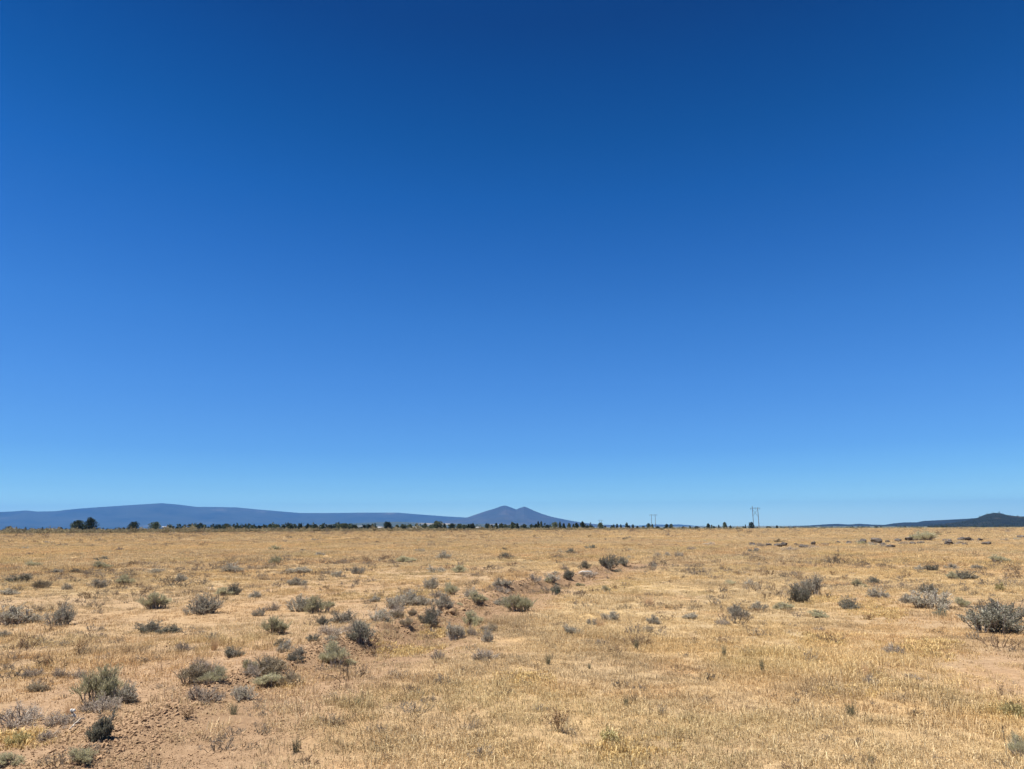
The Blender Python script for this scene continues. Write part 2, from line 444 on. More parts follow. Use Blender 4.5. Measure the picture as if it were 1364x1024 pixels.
def build_grass():
    PX, PY, I, S = [], [], [], []
    for n, r0, r1, kinds, base in ((34000, 3.2, 14, 'near', 1), (64000, 14, 36, 'near', 1.1), (92000, 36, 110, 'mid', 1), (80000, 110, 460, 'far', 1)):
        x, y = polar(n, r0, r1)
        cl = fbm(x, y, .55, 51, 3); cb = fbm(x, y, 2.8, 53, 3)
        keep = rng.random(n) < np.clip(.25 + 1.5 * (cl - .28) + .6 * (cb - .45), .06, 1) * (1 - .84 * soil(x, y))
        keep &= ~((seg_dist(x, y, STONES)[0] < 1.6) & (rng.random(n) < .7))
        x, y = x[keep], y[keep]; m = len(x)
        tall = fbm(x, y, 1.9, 57, 3)
        if kinds == 'near':
            idx = rng.integers(0, 8, m); tm = (tall > .62) & (rng.random(m) < .35); idx[tm] = rng.integers(8, 12, tm.sum())
        elif kinds == 'mid': idx = rng.integers(12, 17, m)
        else: idx = rng.integers(17, 21, m)
        s = base * np.minimum(np.exp(rng.normal(0, .28, m)), 1.45) * (.78 + .45 * tall)
        PX.append(x); PY.append(y); I.append(idx); S.append(s)
    x, y, idx, s = (np.concatenate(q) for q in (PX, PY, I, S)); m = len(x)
    z = height(x, y) - .005
    rot = np.column_stack([rng.normal(0, .12, m), rng.normal(0, .12, m), rng.random(m) * 6.283])
    scl = np.column_stack([s, s, s * (.8 + .4 * rng.random(m))])
    scatter('dry_grass', gcol, np.column_stack([x, y, z]), rot, scl, idx, tints(x, y, m),
            'golden dry grass covering the whole field', 'grass')
build_grass()

# ---- rocks and clods
def rock_mesh(seed, mat, sub=3, flat_=.7, rough=.28):
    import bmesh
    bm = bmesh.new(); bmesh.ops.create_icosphere(bm, subdivisions=sub, radius=.5)
    g = np.random.default_rng(seed); k = [g.normal(0, 1, 3) for _ in range(12)]; off = g.random(12) * .2 + .20
    V = np.array([v.co for v in bm.verts]); F = np.array([[v.index for v in f.verts] for f in bm.faces]); bm.free()
    for n_, o_ in zip(k, off):               # chop flat facets, then roughen
        n_ = n_ / np.linalg.norm(n_); d = V @ n_ - o_
        V = V - np.where(d > 0, d, 0)[:, None] * n_ * .97
    V = V * (1 + rough * (fbm(V[:, 0] * 3 + seed, V[:, 1] * 3 + V[:, 2] * 4, 1, seed % 50) - .5))[:, None]
    V[:, 2] *= flat_
    return mesh_np('rock', V, F, [mat], attrs={'rnd': g.random(len(V)) * .3 + .35 + 0 * V[:, 0]}, smooth=False)
clods = proto_collection('soil_clods', [rock_mesh(700 + k, M_clod, 1 if k < 4 else 2, .65, .4) for k in range(8)])
def build_clods():
    n_ = 620000; r_ = 3.6 * (34 / 3.6) ** rng.random(n_); a_ = np.radians((rng.random(n_) * 2 - 1) * 46); x, y = r_ * np.sin(a_), r_ * np.cos(a_)
    r = np.hypot(x, y); so = soil(x, y); d, s = seg_dist(x, y, FURROW)
    band = np.exp(-(d / 1.0) ** 2) * .5 + .25
    keep = rng.random(len(x)) < (so * 1.1 * np.clip(fbm(x, y, .8, 61, 3) * 2.2 - .55, .05, 1) + .02 * (so > .1)) * (band + .3)
    x, y, d, s = x[keep], y[keep], d[keep], s[keep]; m = len(x)
    size = .0068 * np.exp(rng.normal(0, .5, m)) * (1 + (1.1 + 1.1 * smooth01((np.hypot(x, y) - 8) / 4)) * np.exp(-((d - .6) / .4) ** 2) * (s > 0))
    size = np.clip(size, .004, .037) * (1 + np.hypot(x, y) / 28)
    rot = rng.random((m, 3)) * 6.28
    rot[:, :2] *= .12
    scl = size[:, None] * (.7 + .6 * rng.random((m, 3)))
    t = (.72 + .5 * rng.random(m))[:, None] * np.array([1., .98, .95])
    scatter('dirt_clods', clods, np.column_stack([x, y, height(x, y) + .12 * size]), rot, scl, rng.integers(0, 8, m), t,
            'clods of dry brown soil along the bare furrow', 'dirt')
build_clods()

# ------------------------------------------------------------------ shrubs
def tubes(paths, radii, sides=3):
    """paths list of (k,3) arrays"""
    VS, FS, R = [], [], []; o = 0
    for p, rr in zip(paths, radii):
        k = len(p); t = np.gradient(p, axis=0); t /= np.linalg.norm(t, axis=1)[:, None] + 1e-9
        a = np.cross(t, [.31, .21, .93] if abs(t[0][2]) < .9 else [1, .1, 0]); a /= np.linalg.norm(a, axis=1)[:, None] + 1e-9
        b = np.cross(t, a)
        ang = np.arange(sides) * 2 * np.pi / sides
        ring = p[:, None] + (a[:, None] * np.cos(ang)[None, :, None] + b[:, None] * np.sin(ang)[None, :, None]) * np.asarray(rr)[:, None, None]
        VS.append(ring.reshape(-1, 3))
        i = np.arange(k - 1)[:, None] * sides; j = np.arange(sides)[None]; jn = (j + 1) % sides
        FS.append((np.stack([i + j, i + jn, i + sides + jn, i + sides + j], -1).reshape(-1, 4)) + o)
        R.append(np.full(k * sides, np.random.default_rng(o + k).random())); o += k * sides
    return np.vstack(VS), np.vstack(FS), np.concatenate(R)

def leaves(P, D, L, W, g):
    """rhombic leaf at each point P along direction D (two triangles folded on the midrib)"""
    n = len(P); D = D / (np.linalg.norm(D, axis=1)[:, None] + 1e-9)
    s = np.cross(D, g.normal(0, 1, (n, 3))); s /= np.linalg.norm(s, axis=1)[:, None] + 1e-9
    L = np.asarray(L)[:, None]; W = np.asarray(W)[:, None]
    nrm = np.cross(D, s)
    V = np.stack([P, P + D * L * .55 + s * W / 2 + nrm * W * .15, P + D * L, P + D * L * .55 - s * W / 2 + nrm * W * .15], 1).reshape(-1, 3)
    o = np.arange(n)[:, None] * 4
    F = np.concatenate([o + [0, 1, 2], o + [0, 2, 3]])
    return V, F

def shrub(seed, nst=26, twigs=7, lv=9, h=.8, L=.06, W=.02, upright=.3, lobes=7, bare=.25, spread=1.0, up_leaf=.6, wood=.012):
    """a bush of unit width: woody stems that fork into twigs, leaves clustered along the outer twigs"""
    g = np.random.default_rng(seed)
    la = g.random(lobes) * 6.283; lr = np.sqrt(g.random(lobes)) * .27 * spread; lh = h * (.38 + .62 * g.random(lobes)) * (1 - .5 * (lr / .4) ** 2)
    lc = np.column_stack([lr * np.cos(la), lr * np.sin(la), lh * .62]); ls = .13 + .10 * g.random(lobes)
    ga = g.random() * 6.283; gap = np.abs((la - ga + np.pi) % 6.283 - np.pi) < .85            # a broken side
    lc[gap, 2] *= .45; lc[:, :2] += .07 * np.array([math.cos(ga + 2.6), math.sin(ga + 2.6)])
    k = max(6, lobes); sa = np.arange(k) * 6.283 / k + g.random(k) * .9; sr = (.31 + .09 * g.random(k)) * spread     # a low skirt of boughs
    lc = np.vstack([lc, np.column_stack([sr * np.cos(sa), sr * np.sin(sa), h * (.07 + .17 * g.random(k))])]); ls = np.concatenate([ls, .10 + .05 * g.random(k)]); lobes += k
    paths, radii, LP, LD = [], [], [], []
    for i in range(nst):
        k = g.integers(lobes) if i >= lobes else i; dirn = g.normal(0, 1, 3); dirn[2] = abs(dirn[2]) * .9 + .1; dirn /= np.linalg.norm(dirn)
        tip = lc[k] + dirn * ls[k] * np.array([1, 1, 1.25]); tip[2] = np.clip(tip[2], .04 * h, h)
        base = np.array([*(lc[k][:2] * .6 + g.normal(0, .05, 2)), -.03])
        mid = base * .55 + tip * .45 + np.array([0, 0, upright * h * .3]) + g.normal(0, .025, 3)
        ts = np.linspace(0, 1, 6)[:, None]
        p = (1 - ts) ** 2 * base + 2 * ts * (1 - ts) * mid + ts ** 2 * tip
        dead = i > nst * .90
        if dead: p = p + ts * ts * (tip - base) * (.12 + .25 * g.random())
        paths.append(p); radii.append(wood * np.linspace(1, .3, 6) * (.7 + .6 * g.random()))
        for t in range(twigs // 2 if dead else twigs):
            u = .25 + .75 * g.random(); q = p[min(5, int(u * 5))] * (1 - (u * 5 % 1)) + p[min(5, int(u * 5) + 1)] * (u * 5 % 1)
            d = (tip - base) / (np.linalg.norm(tip - base) + 1e-6) * .7 + g.normal(0, .55, 3); d[2] = d[2] * .7 + upright; d /= np.linalg.norm(d)
            ln = .07 + .09 * g.random()
            e = q + d * ln
            paths.append(np.stack([q, (q + e) / 2 + g.normal(0, .006, 3), e])); radii.append(wood * .32 * np.array([1, .75, .4]))
            if g.random() > bare and not dead:
                tt = .25 + .75 * g.random(lv)
                LP.append(q + (e - q) * tt[:, None] + g.normal(0, .008, (lv, 3)))
                dd = d * up_leaf + g.normal(0, .45, (lv, 3)); dd[:, 2] += .25 * up_leaf
                LD.append(dd)
    SV, SF, SR = tubes(paths, radii)
    LP = np.vstack(LP); LD = np.vstack(LD); n = len(LP)
    LP[:, 2] = np.maximum(LP[:, 2], .012)
    LV, LF = leaves(LP, LD, L * (.6 + .8 * g.random(n)), W * (.7 + .6 * g.random(n)), g)
    LR = np.repeat(g.random(n), 4)
    # normalise the outline to unit width and height
    w = max(np.ptp(np.percentile(LV[:, a], (3, 97))) for a in (0, 1)); hh = np.percentile(LV[:, 2], 97)
    for A in (SV, LV): A[:, :2] /= w; A[:, 2] /= hh
    return (SV, SF, SR), (LV, LF, LR)

KINDS = {}
def add_kind(key, name, leafm, n, **kw):
    out = []
    for k in range(n):
        s, l = shrub(hash_(key) + k, **kw)
        out.append((mesh_np(name + '_branches', s[0], s[1], [M_dtwig if key in ('dark', 'ball') else M_twig], attrs={'rnd': s[2]}), mesh_np(name + '_foliage', l[0], l[1], [leafm], attrs={'rnd': l[2]})))
    KINDS[key] = (name, out)
def hash_(s): return sum((i + 3) * ord(c) for i, c in enumerate(s)) * 7
add_kind('sage', 'sagebrush', M_sage, 9, nst=64, twigs=10, lv=11, h=.7, L=.042, W=.013, upright=.35, lobes=7, bare=.46)
add_kind('dark', 'sagebrush', M_dark, 4, nst=66, twigs=10, lv=11, h=.75, L=.04, W=.014, upright=.3, lobes=6, bare=.36)
add_kind('pale', 'rabbitbrush', M_pale, 5, nst=80, twigs=10, lv=10, h=.8, L=.085, W=.008, upright=.75, lobes=7, bare=.2, up_leaf=1.3, wood=.009)
add_kind('dead', 'dead_brush', M_deadl, 5, nst=60, twigs=10, lv=6, h=.45, L=.05, W=.010, upright=.15, lobes=9, bare=.5, spread=1.25, wood=.012)
add_kind('tan', 'dry_shrub', M_tan, 4, nst=70, twigs=9, lv=10, h=.6, L=.075, W=.009, upright=.5, lobes=7, bare=.25, up_leaf=1.0)
add_kind('teal', 'sagebrush', M_teal, 2, nst=40, twigs=8, lv=10, h=.9, L=.06, W=.018, upright=.6, lobes=6, bare=.1)
add_kind('ball', 'sagebrush', M_dark, 1, nst=110, twigs=10, lv=11, h=1.0, L=.05, W=.018, upright=.1, lobes=12, bare=.05, spread=.8)
add_kind('yellow', 'yellow_forb', M_yel, 3, nst=26, twigs=5, lv=8, h=.5, L=.11, W=.035, upright=.3, lobes=7, bare=.1, spread=1.2, wood=.006)

def clump_mesh(name, mat, seed, n=130, spread=.16, lean=.55, width=.011):
    V, F, R = blades(n, spread, .45, 1.0, width, lean, .12, seed); V = V.copy()
    w = max(np.ptp(V[:, 0]), np.ptp(V[:, 1])); V[:, :2] /= w; V[:, 2] = np.where(V[:, 2] < 0, -.05, V[:, 2] / V[:, 2].max())
    return mesh_np(name, V, F, [mat], attrs={'rnd': R})
KINDS['clump'] = ('bunchgrass', [clump_mesh('bunchgrass', M_green, 300 + k, 190, .17, .6, .008) for k in range(4)])
KINDS['dryclump'] = ('bunchgrass', [clump_mesh('bunchgrass', M_orange, 320 + k, 260, .2, .6, .006) for k in range(3)])
def weed_mesh(seed, n=11):
    g = np.random.default_rng(seed); paths, radii, bob = [], [], []
    for i in range(n):
        a = g.random() * 6.28; r = .08 * g.random(); h = .55 + .45 * g.random(); l = .15 + .3 * g.random()
        b = np.array([r * np.cos(a), r * np.sin(a), -.03]); t = b + np.array([l * np.cos(a), l * np.sin(a), h])
        ts = np.linspace(0, 1, 6)[:, None]; mid = (b + t) / 2 + np.array([-.1 * np.cos(a), -.1 * np.sin(a), .1])
        p = (1 - ts) ** 2 * b + 2 * ts * (1 - ts) * mid + ts ** 2 * t
        paths.append(p); radii.append(.013 * np.linspace(1, .5, 6))
        for q in range(7):
            s = p[2 + q % 4] + (p[min(5, 3 + q % 4)] - p[2 + q % 4]) * g.random(); e = s + g.normal(0, .1, 3) + np.array([0, 0, .07])
            paths.append(np.stack([s, (s + e) / 2, e])); radii.append(.007 * np.array([1, .8, .6])); bob.append(e)
            bob.append(e + g.normal(0, .02, 3)); bob.append(s)
    S = tubes(paths, radii); bob = np.array(bob)
    V, F = leaves(bob, g.normal(0, 1, (len(bob), 3)), .05 + .05 * g.random(len(bob)), .03 + .03 * g.random(len(bob)), g)
    w = 1 / max(np.ptp(S[0][:, 0]), np.ptp(S[0][:, 1])); hz = 1 / S[0][:, 2].max()
    for A in (S[0], V): A[:, :2] *= w; A[:, 2] *= hz
    q4 = S[1]; tri = np.vstack([q4[:, [0, 1, 2]], q4[:, [0, 2, 3]], F + len(S[0])])
    return mesh_np('weed', np.vstack([S[0], V]), tri, [M_weed], attrs={'rnd': np.concatenate([S[2], np.repeat(g.random(len(bob)), 4)])})
KINDS['weed'] = ('dry_weed', [weed_mesh(400 + k) for k in range(3)])
CAT = {'sagebrush': 'bush', 'rabbitbrush': 'bush', 'dead_brush': 'bush', 'dry_shrub': 'bush', 'yellow_forb': 'plant', 'bunchgrass': 'grass clump', 'dry_weed': 'weed'}
_vi = {}
def plant(kind, px, py, w, h, label, group=None, fill=1.0):
    name, vars_ = KINDS[kind]
    k = _vi.get(kind, 0); _vi[kind] = k + 1
    x, y, z, dep = at(px, py)
    m = dep / F0
    q = 1.15 if 'clump' in kind else .90
    W, H = w * m * q, h * m * q * .93
    y2 = y + W * .30                       # the base line in the picture is the bush's front edge
    x2 = x * (y2 / y); z2 = hgt(x2, y2)
    v = vars_[k % len(vars_)]; rz = (k * 2.399) % 6.283
    if isinstance(v, tuple):
        o = link(name, None, None, (x2, y2, z2 - .05 * H), rz, (W * (.9 + .2 * ((k * .618) % 1)), W * (1.08 - .2 * ((k * .618) % 1)), H))
        o.empty_display_size = .2; o.rotation_euler = (.16 * math.sin(k * 2.1), .16 * math.cos(k * 3.3), rz)
        link('branches', v[0], o); link('foliage', v[1], o)
    else:
        o = link(name, v, None, (x2, y2, z2), rz, (W * 1.35, W * 1.35, H))
    return tag(o, label, CAT[name], group)

G_L = 'sagebrush scattered over the left grassland'
G_F = 'sagebrush along the furrow bank'
G_R = 'sagebrush scattered over the right grassland'
G_C = 'green bunchgrass clumps in the dry grass'
KW = {'sage': 'small grey sagebrush', 'dark': 'small dark sagebrush', 'pale': 'small olive rabbitbrush', 'dead': 'small twiggy dead brush', 'tan': 'small tan shrub', 'weed': 'small reddish weed'}
def small_label(kind, side): return KW[kind] + ' half sunk in the open dry grass well %s of the furrow' % side
PL = [
 # near left
 ('pale', 132, 936, 62, 54, 'large grey-green rabbitbrush standing on bare soil, widest bush of the bottom left', None),
 ('sage', 160, 937, 46, 26, 'dark grey sagebrush pressed against the foot of the large rabbitbrush', None),
 ('ball', 131, 987, 31, 33, 'dark ball-shaped sagebrush on bare soil beside a pale stick', None),
 ('tan', 262, 911, 58, 25, 'low domed tan shrub like a cushion on bare soil', None),
 ('dead', 272, 934, 50, 20, 'flattened dead grey brush lying just below the tan cushion shrub', None),
 ('sage', 322, 933, 30, 20, 'small grey sagebrush at the right end of the flattened dead brush', None),
 ('clump', 311, 953, 32, 20, 'sparse green bunchgrass below the flattened dead brush', G_C),
 ('dead', 28, 967, 64, 26, 'dead grey brush mat on the left edge under an orange grass tuft', G_F),
 ('dead', 82, 967, 40, 18, 'dead grey brush with a white bone resting on it', G_F),
 ('dead', 62, 985, 30, 12, 'thin dead twigs lying beside the pale stick', G_F),
 ('yellow', 20, 993, 26, 16, 'yellow leafy plant low on the left edge', None),
 ('pale', 12, 1020, 34, 16, 'pale green mat plant in the bottom left corner', None),
 ('pale', 108, 1018, 30, 20, 'short olive shrub below the ball-shaped dark sagebrush', None),
 ('weed', 250, 958, 20, 15, 'little brown weed on bare soil left of the sparse green bunchgrass', None),
 ('dead', 44, 902, 30, 14, 'dead brush tuft in the row behind the large rabbitbrush, leftmost of three', None),
 ('dead', 82, 903, 26, 13, 'dead brush tuft in the row behind the large rabbitbrush, middle of three', None),
 ('dead', 104, 903, 18, 13, 'dead brush tuft touching the back of the large rabbitbrush', None),
 ('tan', 48, 921, 24, 12, 'low tan shrub between dead brush rows near the left edge', None),
 ('weed', 104, 873, 17, 26, 'upright reddish brown weed standing behind the dead brush row', None),
 ('dead', 185, 882, 20, 9, 'dark scrap of dead brush at the upper edge of the bare soil', None),
 ('dead', 245, 867, 24, 12, 'grey dead brush between tall orange grass and the low dark sagebrush', None),
 ('dark', 311, 875, 28, 12, 'dark flat sagebrush on the bank left of the pale round rabbitbrush', None),
 ('pale', 334, 892, 20, 16, 'small olive shrub beside the tan rounded bush on the furrow', None),
 ('sage', 282, 853, 15, 11, 'tiny grey sagebrush directly above the dark flat one', None),
 # left middle
 ('sage', 269, 818, 42, 29, 'tall dark grey sagebrush left of the green round bush', None),
 ('pale', 207, 811, 34, 23, 'pale green rabbitbrush left of the tall dark grey sagebrush', None),
 ('dark', 198, 842, 32, 18, 'low dark sagebrush with an outstretched right arm, left half', None),
 ('dark', 222, 843, 26, 11, 'low dark sagebrush with an outstretched right arm, right half', None),
 ('sage', 76, 834, 38, 30, 'brownish grey sagebrush right of a long grey thicket near the left edge', None),
 ('sage', 27, 832, 56, 26, 'long grey sagebrush thicket near the left edge', None),
 ('sage', 6, 848, 16, 9, 'cut-off grey sagebrush on the left edge below the long thicket', None),
 ('dark', 312, 792, 18, 17, 'dark green sagebrush with a low left neighbour, above the tall grey one', None),
 ('pale', 298, 793, 22, 12, 'olive low bush hugging the dark green sagebrush', None),
 ('sage', 310, 762, 27, 15, 'grey sagebrush alone in pinkish grass far behind the dark green one', None),
 ('pale', 167, 779, 22, 15, 'olive bush behind the pale green rabbitbrush on the left', None),
 ('sage', 131, 783, 20, 12, None, G_L), ('dark', 25, 775, 30, 11, None, G_L), ('pale', 43, 755, 20, 9, None, G_L),
 ('pale', 136, 757, 20, 11, None, G_L), ('dark', 103, 762, 17, 6, None, G_L), ('dead', 160, 733, 10, 6, None, G_L),
 ('sage', 241, 774, 18, 11, None, G_L), ('sage', 206, 763, 20, 7, None, G_L), ('sage', 90, 785, 12, 10, None, G_L),
 ('sage', 12, 792, 24, 9, None, G_L), ('sage', 78, 763, 16, 7, None, G_L), ('sage', 338, 795, 18, 9, None, G_L), ('tan', 55, 783, 20, 11, None, G_L),
 # furrow bushes
 ('pale', 367, 845, 29, 26, 'green round bush standing alone above the furrow', None),
 ('sage', 398, 814, 30, 22, 'left half of the long grey-green sagebrush thicket above the furrow', None),
 ('pale', 424, 816, 36, 25, 'right half of the long grey-green sagebrush thicket above the furrow', None),
 ('dark', 432, 832, 16, 13, 'small sagebrush over a dark hollow below the long thicket', None),
 ('sage', 456, 829, 32, 18, 'grey sagebrush trailing off right of the dark hollow', None),
 ('dark', 479, 858, 37, 29, 'dark green sagebrush with a black shaded foot on the furrow edge', None),
 ('pale', 446, 888, 37, 35, 'pale round rabbitbrush growing in the furrow', None),
 ('tan', 357, 901, 46, 25, 'tan rounded bush at the furrow with a dark right side', None),
 ('dark', 394, 882, 21, 12, 'small dark bush with a black shadow between tan and pale round bushes', None),
 ('sage', 380, 868, 20, 14, 'grey sagebrush just below the green round bush', None),
 ('sage', 399, 873, 18, 13, 'small leaning grey sagebrush above the small dark bush', None),
 ('dead', 440, 846, 40, 13, 'scattered dead twigs between the green round bush and the dark green one', None),
 ('sage', 508, 828, 34, 18, 'purplish grey sagebrush above the furrow clods', None),
 ('dead', 528, 817, 22, 12, 'purplish dead brush between the paired grey sagebrushes', None),
 ('sage', 523, 811, 24, 21, 'left of the paired grey sagebrushes on the bank', None),
 ('sage', 543, 806, 29, 22, 'right of the paired grey sagebrushes on the bank', None),
 ('sage', 570, 784, 21, 19, 'upright grey sagebrush at the top of the bank thicket', None),
 ('pale', 600, 792, 19, 18, 'olive sagebrush right of the upright grey one', None),
 ('sage', 592, 811, 25, 21, 'grey sagebrush above the round soil lumps', None),
 ('sage', 566, 806, 26, 12, 'low grey sagebrush behind the very dark green bush', None),
 ('dark', 571, 834, 26, 28, 'very dark green bush with a jagged outline on the furrow edge', None),
 ('sage', 628, 795, 18, 14, 'lone grey sagebrush right of the olive one on the bank', None),
 ('sage', 607, 852, 24, 22, 'grey sagebrush in pale grass right of the furrow', None),
 ('pale', 630, 833, 27, 20, 'pale green rabbitbrush just right of the round soil lumps', None),
 ('dead', 628, 846, 12, 16, 'thin purplish dead brush below the pale rabbitbrush', None),
 ('sage', 649, 855, 17, 20, 'bluish grey sagebrush standing left of tall golden grass', None),
 ('dead', 646, 878, 38, 14, 'wispy grey brush under the bluish grey sagebrush', None),
 ('dead', 584, 878, 20, 12, 'wispy grey brush on the right edge of the furrow', None),
 ('pale', 692, 814, 36, 26, 'pale green feathery rabbitbrush beside the upper furrow', None),
 ('teal', 739, 792, 14, 16, 'small blue-green bush, the greenest of the upper furrow', None),
 ('dark', 755, 771, 17, 14, 'dark sagebrush immediately left of the white arched branch', None),
 ('dark', 780, 758, 18, 13, 'dark round sagebrush behind the white arched branch', None),
 ('dark', 808, 756, 26, 18, 'dark sagebrush at the far end of the furrow, left of two joined', None),
 ('dark', 829, 752, 19, 13, 'dark sagebrush at the far end of the furrow, right of two joined', None),
 ('sage', 733, 775, 24, 11, 'low grey brush on the upper furrow bank', None),
 ('dead', 712, 775, 20, 9, 'low dead brush on the upper furrow bank', None),
 ('dark', 762, 737, 15, 9, 'dark sagebrush by itself above the white arched branch', None),
 ('sage', 671, 783, 26, 12, 'grey brush along the stony stretch of the upper furrow', None),
 ('sage', 395, 779, 28, 11, None, G_L), ('sage', 478, 764, 17, 12, None, G_L), ('pale', 540, 748, 23, 9, None, G_L), ('sage', 590, 744, 21, 11, None, G_L),
 ('pale', 612, 762, 22, 10, None, G_L), ('dark', 673, 744, 20, 9, None, G_L), ('pale', 368, 751, 17, 12, None, G_L), ('sage', 398, 763, 32, 9, None, G_L),
 ('sage', 580, 762, 26, 10, None, G_L), ('sage', 448, 768, 14, 8, None, G_L), ('sage', 560, 735, 14, 6, None, G_L), ('sage', 425, 740, 14, 6, None, G_L),
 ('dead', 362, 813, 18, 12, None, G_L), ('sage', 345, 820, 16, 12, None, G_L), ('sage', 500, 801, 14, 9, None, G_L),
 # right of the furrow
 ('clump', 476, 940, 28, 13, 'faint grey-green bunchgrass in the short grass right of the furrow foot', G_C),
 ('clump', 394, 1004, 30, 27, 'green bunchgrass near the bottom edge, left of centre', G_C),
 ('clump', 848, 866, 19, 20, 'green bunchgrass with fine upright blades above the tall pale weed line', G_C),
 ('clump', 730, 886, 20, 18, 'dense green bunchgrass left of a smaller one', G_C),
 ('clump', 785, 891, 13, 11, 'small green bunchgrass right of the dense one', G_C),
 ('clump', 834, 941, 18, 20, 'dark green bunchgrass with a black base', G_C),
 ('clump', 965, 875, 17, 21, 'narrow green bunchgrass in the right half of the field', G_C),
 ('clump', 1016, 896, 15, 26, 'tall narrow green bunchgrass right of another narrow one', G_C),
 ('weed', 744, 976, 34, 42, 'tall dry brown weed with seed heads in the foreground grass', None),
 ('yellow', 812, 990, 26, 20, 'yellow-green sparse plant right of the tall dry brown weed', None),
 ('sage', 811, 827, 24, 15, 'grey sagebrush in open grass right of the feathery rabbitbrush', None),
 ('sage', 871, 831, 18, 13, 'grey sagebrush beside an orange grass patch', None),
 ('sage', 983, 822, 26, 17, 'grey sagebrush with yellowish flecks in the mid right grass', None),
 ('sage', 788, 832, 14, 10, None, G_R), ('sage', 762, 845, 22, 12, None, G_R), ('sage', 875, 742, 12, 7, None, G_R), ('sage', 889, 741, 11, 7, None, G_R), ('sage', 905, 742, 12, 9, None, G_R),
 ('pale', 973, 779, 15, 8, None, G_R), ('pale', 807, 788, 12, 9, None, G_R), ('sage', 1000, 780, 18, 9, None, G_R), ('sage', 840, 744, 12, 5, None, G_R), ('sage', 1010, 812, 22, 12, None, G_R),
 ('sage', 920, 824, 20, 9, None, G_R), ('tan', 860, 842, 24, 8, None, G_R), ('dead', 962, 832, 18, 9, None, G_R), ('dead', 922, 732, 13, 6, None, G_R), ('sage', 1003, 735, 14, 7, None, G_R),
 # right
 ('dark', 1068, 802, 32, 26, 'large dark grey sagebrush, front clump of two, on the right of the field', None),
 ('sage', 1078, 792, 36, 24, 'large dark grey sagebrush, back clump of two, on the right of the field', None),
 ('dark', 1131, 811, 26, 17, 'compact dark sagebrush right of the large grey pair', None),
 ('sage', 1171, 796, 27, 14, 'low dark grey sagebrush in yellow grass', None),
 ('pale', 1144, 782, 18, 11, 'olive bush above the low dark grey one in yellow grass', None),
 ('dark', 1164, 777, 15, 11, 'small dark sagebrush right of the olive bush', None),
 ('sage', 1208, 803, 19, 14, 'small grey sagebrush touching the left of the straggling one', None),
 ('sage', 1238, 811, 46, 30, 'straggling leggy grey sagebrush with gaps showing the grass', None),
 ('dark', 1237, 791, 24, 15, 'dark crown rising behind the straggling sagebrush', None),
 ('teal', 1251, 821, 16, 13, 'small green sprout at the foot of the straggling sagebrush', None),
 ('dark', 1240, 760, 20, 10, 'dark low sagebrush with a grey tail, behind the straggling one', None),
 ('sage', 1225, 759, 12, 8, None, G_R),
 ('dark', 1286, 771, 30, 13, 'dark wide sagebrush with a pale left end', None),
 ('pale', 1268, 771, 14, 11, 'pale left end of the dark wide sagebrush', None),
 ('pale', 1332, 749, 24, 11, 'pale blue-green bush near the stone row at the right', None),
 ('dark', 1325, 843, 66, 40, 'biggest dark sagebrush, right edge of the field, front mass', None),
 ('dark', 1332, 829, 54, 30, 'dark back mass of the biggest sagebrush on the right edge', None),
 ('sage', 1362, 821, 14, 16, 'grey-green bush cut by the right edge next to the biggest sagebrush', None),
 ('dead', 1192, 871, 27, 15, 'grey matted brush above the pale yellow patch', None),
 ('dryclump', 1154, 905, 22, 30, 'olive spiky bunchgrass behind a grey mat', None),
 ('dead', 1160, 912, 20, 13, 'grey mat at the foot of olive spiky bunchgrass', None),
 ('clump', 1134, 957, 38, 25, 'wide sparse green bunchgrass in the right foreground', G_C),
 ('weed', 1156, 825, 18, 11, 'reddish brown low weed below the compact dark sagebrush', None),
 ('pale', 1090, 822, 26, 9, None, G_R), ('dead', 1091, 840, 14, 7, None, G_R), ('pale', 1283, 808, 18, 14, None, G_R), ('weed', 1108, 765, 13, 6, None, G_R),
 ('sage', 1268, 757, 16, 7, None, G_R), ('dead', 1218, 905, 26, 6, 'dark dead branch litter lying flat in the right foreground', None), ('pale', 1045, 812, 26, 11, None, G_R), ('sage', 1301, 757, 16, 6, None, G_R),
 ('yellow', 1332, 787, 12, 13, 'yellow-green sprout in grass above the biggest sagebrush', None),
 ('yellow', 1350, 954, 28, 16, 'yellow leafy clump near the right edge of the foreground', None),
 ('clump', 1162, 1021, 20, 22, 'green bunchgrass cut by the bottom edge on the right', G_C),
 ('pale', 1358, 1008, 26, 30, 'olive shrub cut by the right edge at the bottom', None),
 ('dryclump', 92, 953, 34, 20, 'orange dry grass tuft behind the white bone', None),
 ('dryclump', 285, 868, 40, 24, 'tall orange dry bunchgrass above the bare soil', None),
 ('dryclump', 800, 836, 30, 16, 'orange dry bunchgrass in front of a grey sagebrush', None),
 ('dryclump', 865, 806, 34, 16, 'orange dry bunchgrass far right of the feathery rabbitbrush', None),
 ('dryclump', 60, 890, 34, 26, 'tall straw bunchgrass behind the dead brush row', None),
]
for kind, px, py, w, h, lab, grp in PL:
    plant(kind, px, py, w, h, lab or small_label(kind, 'left' if grp == G_L else 'right'), grp)

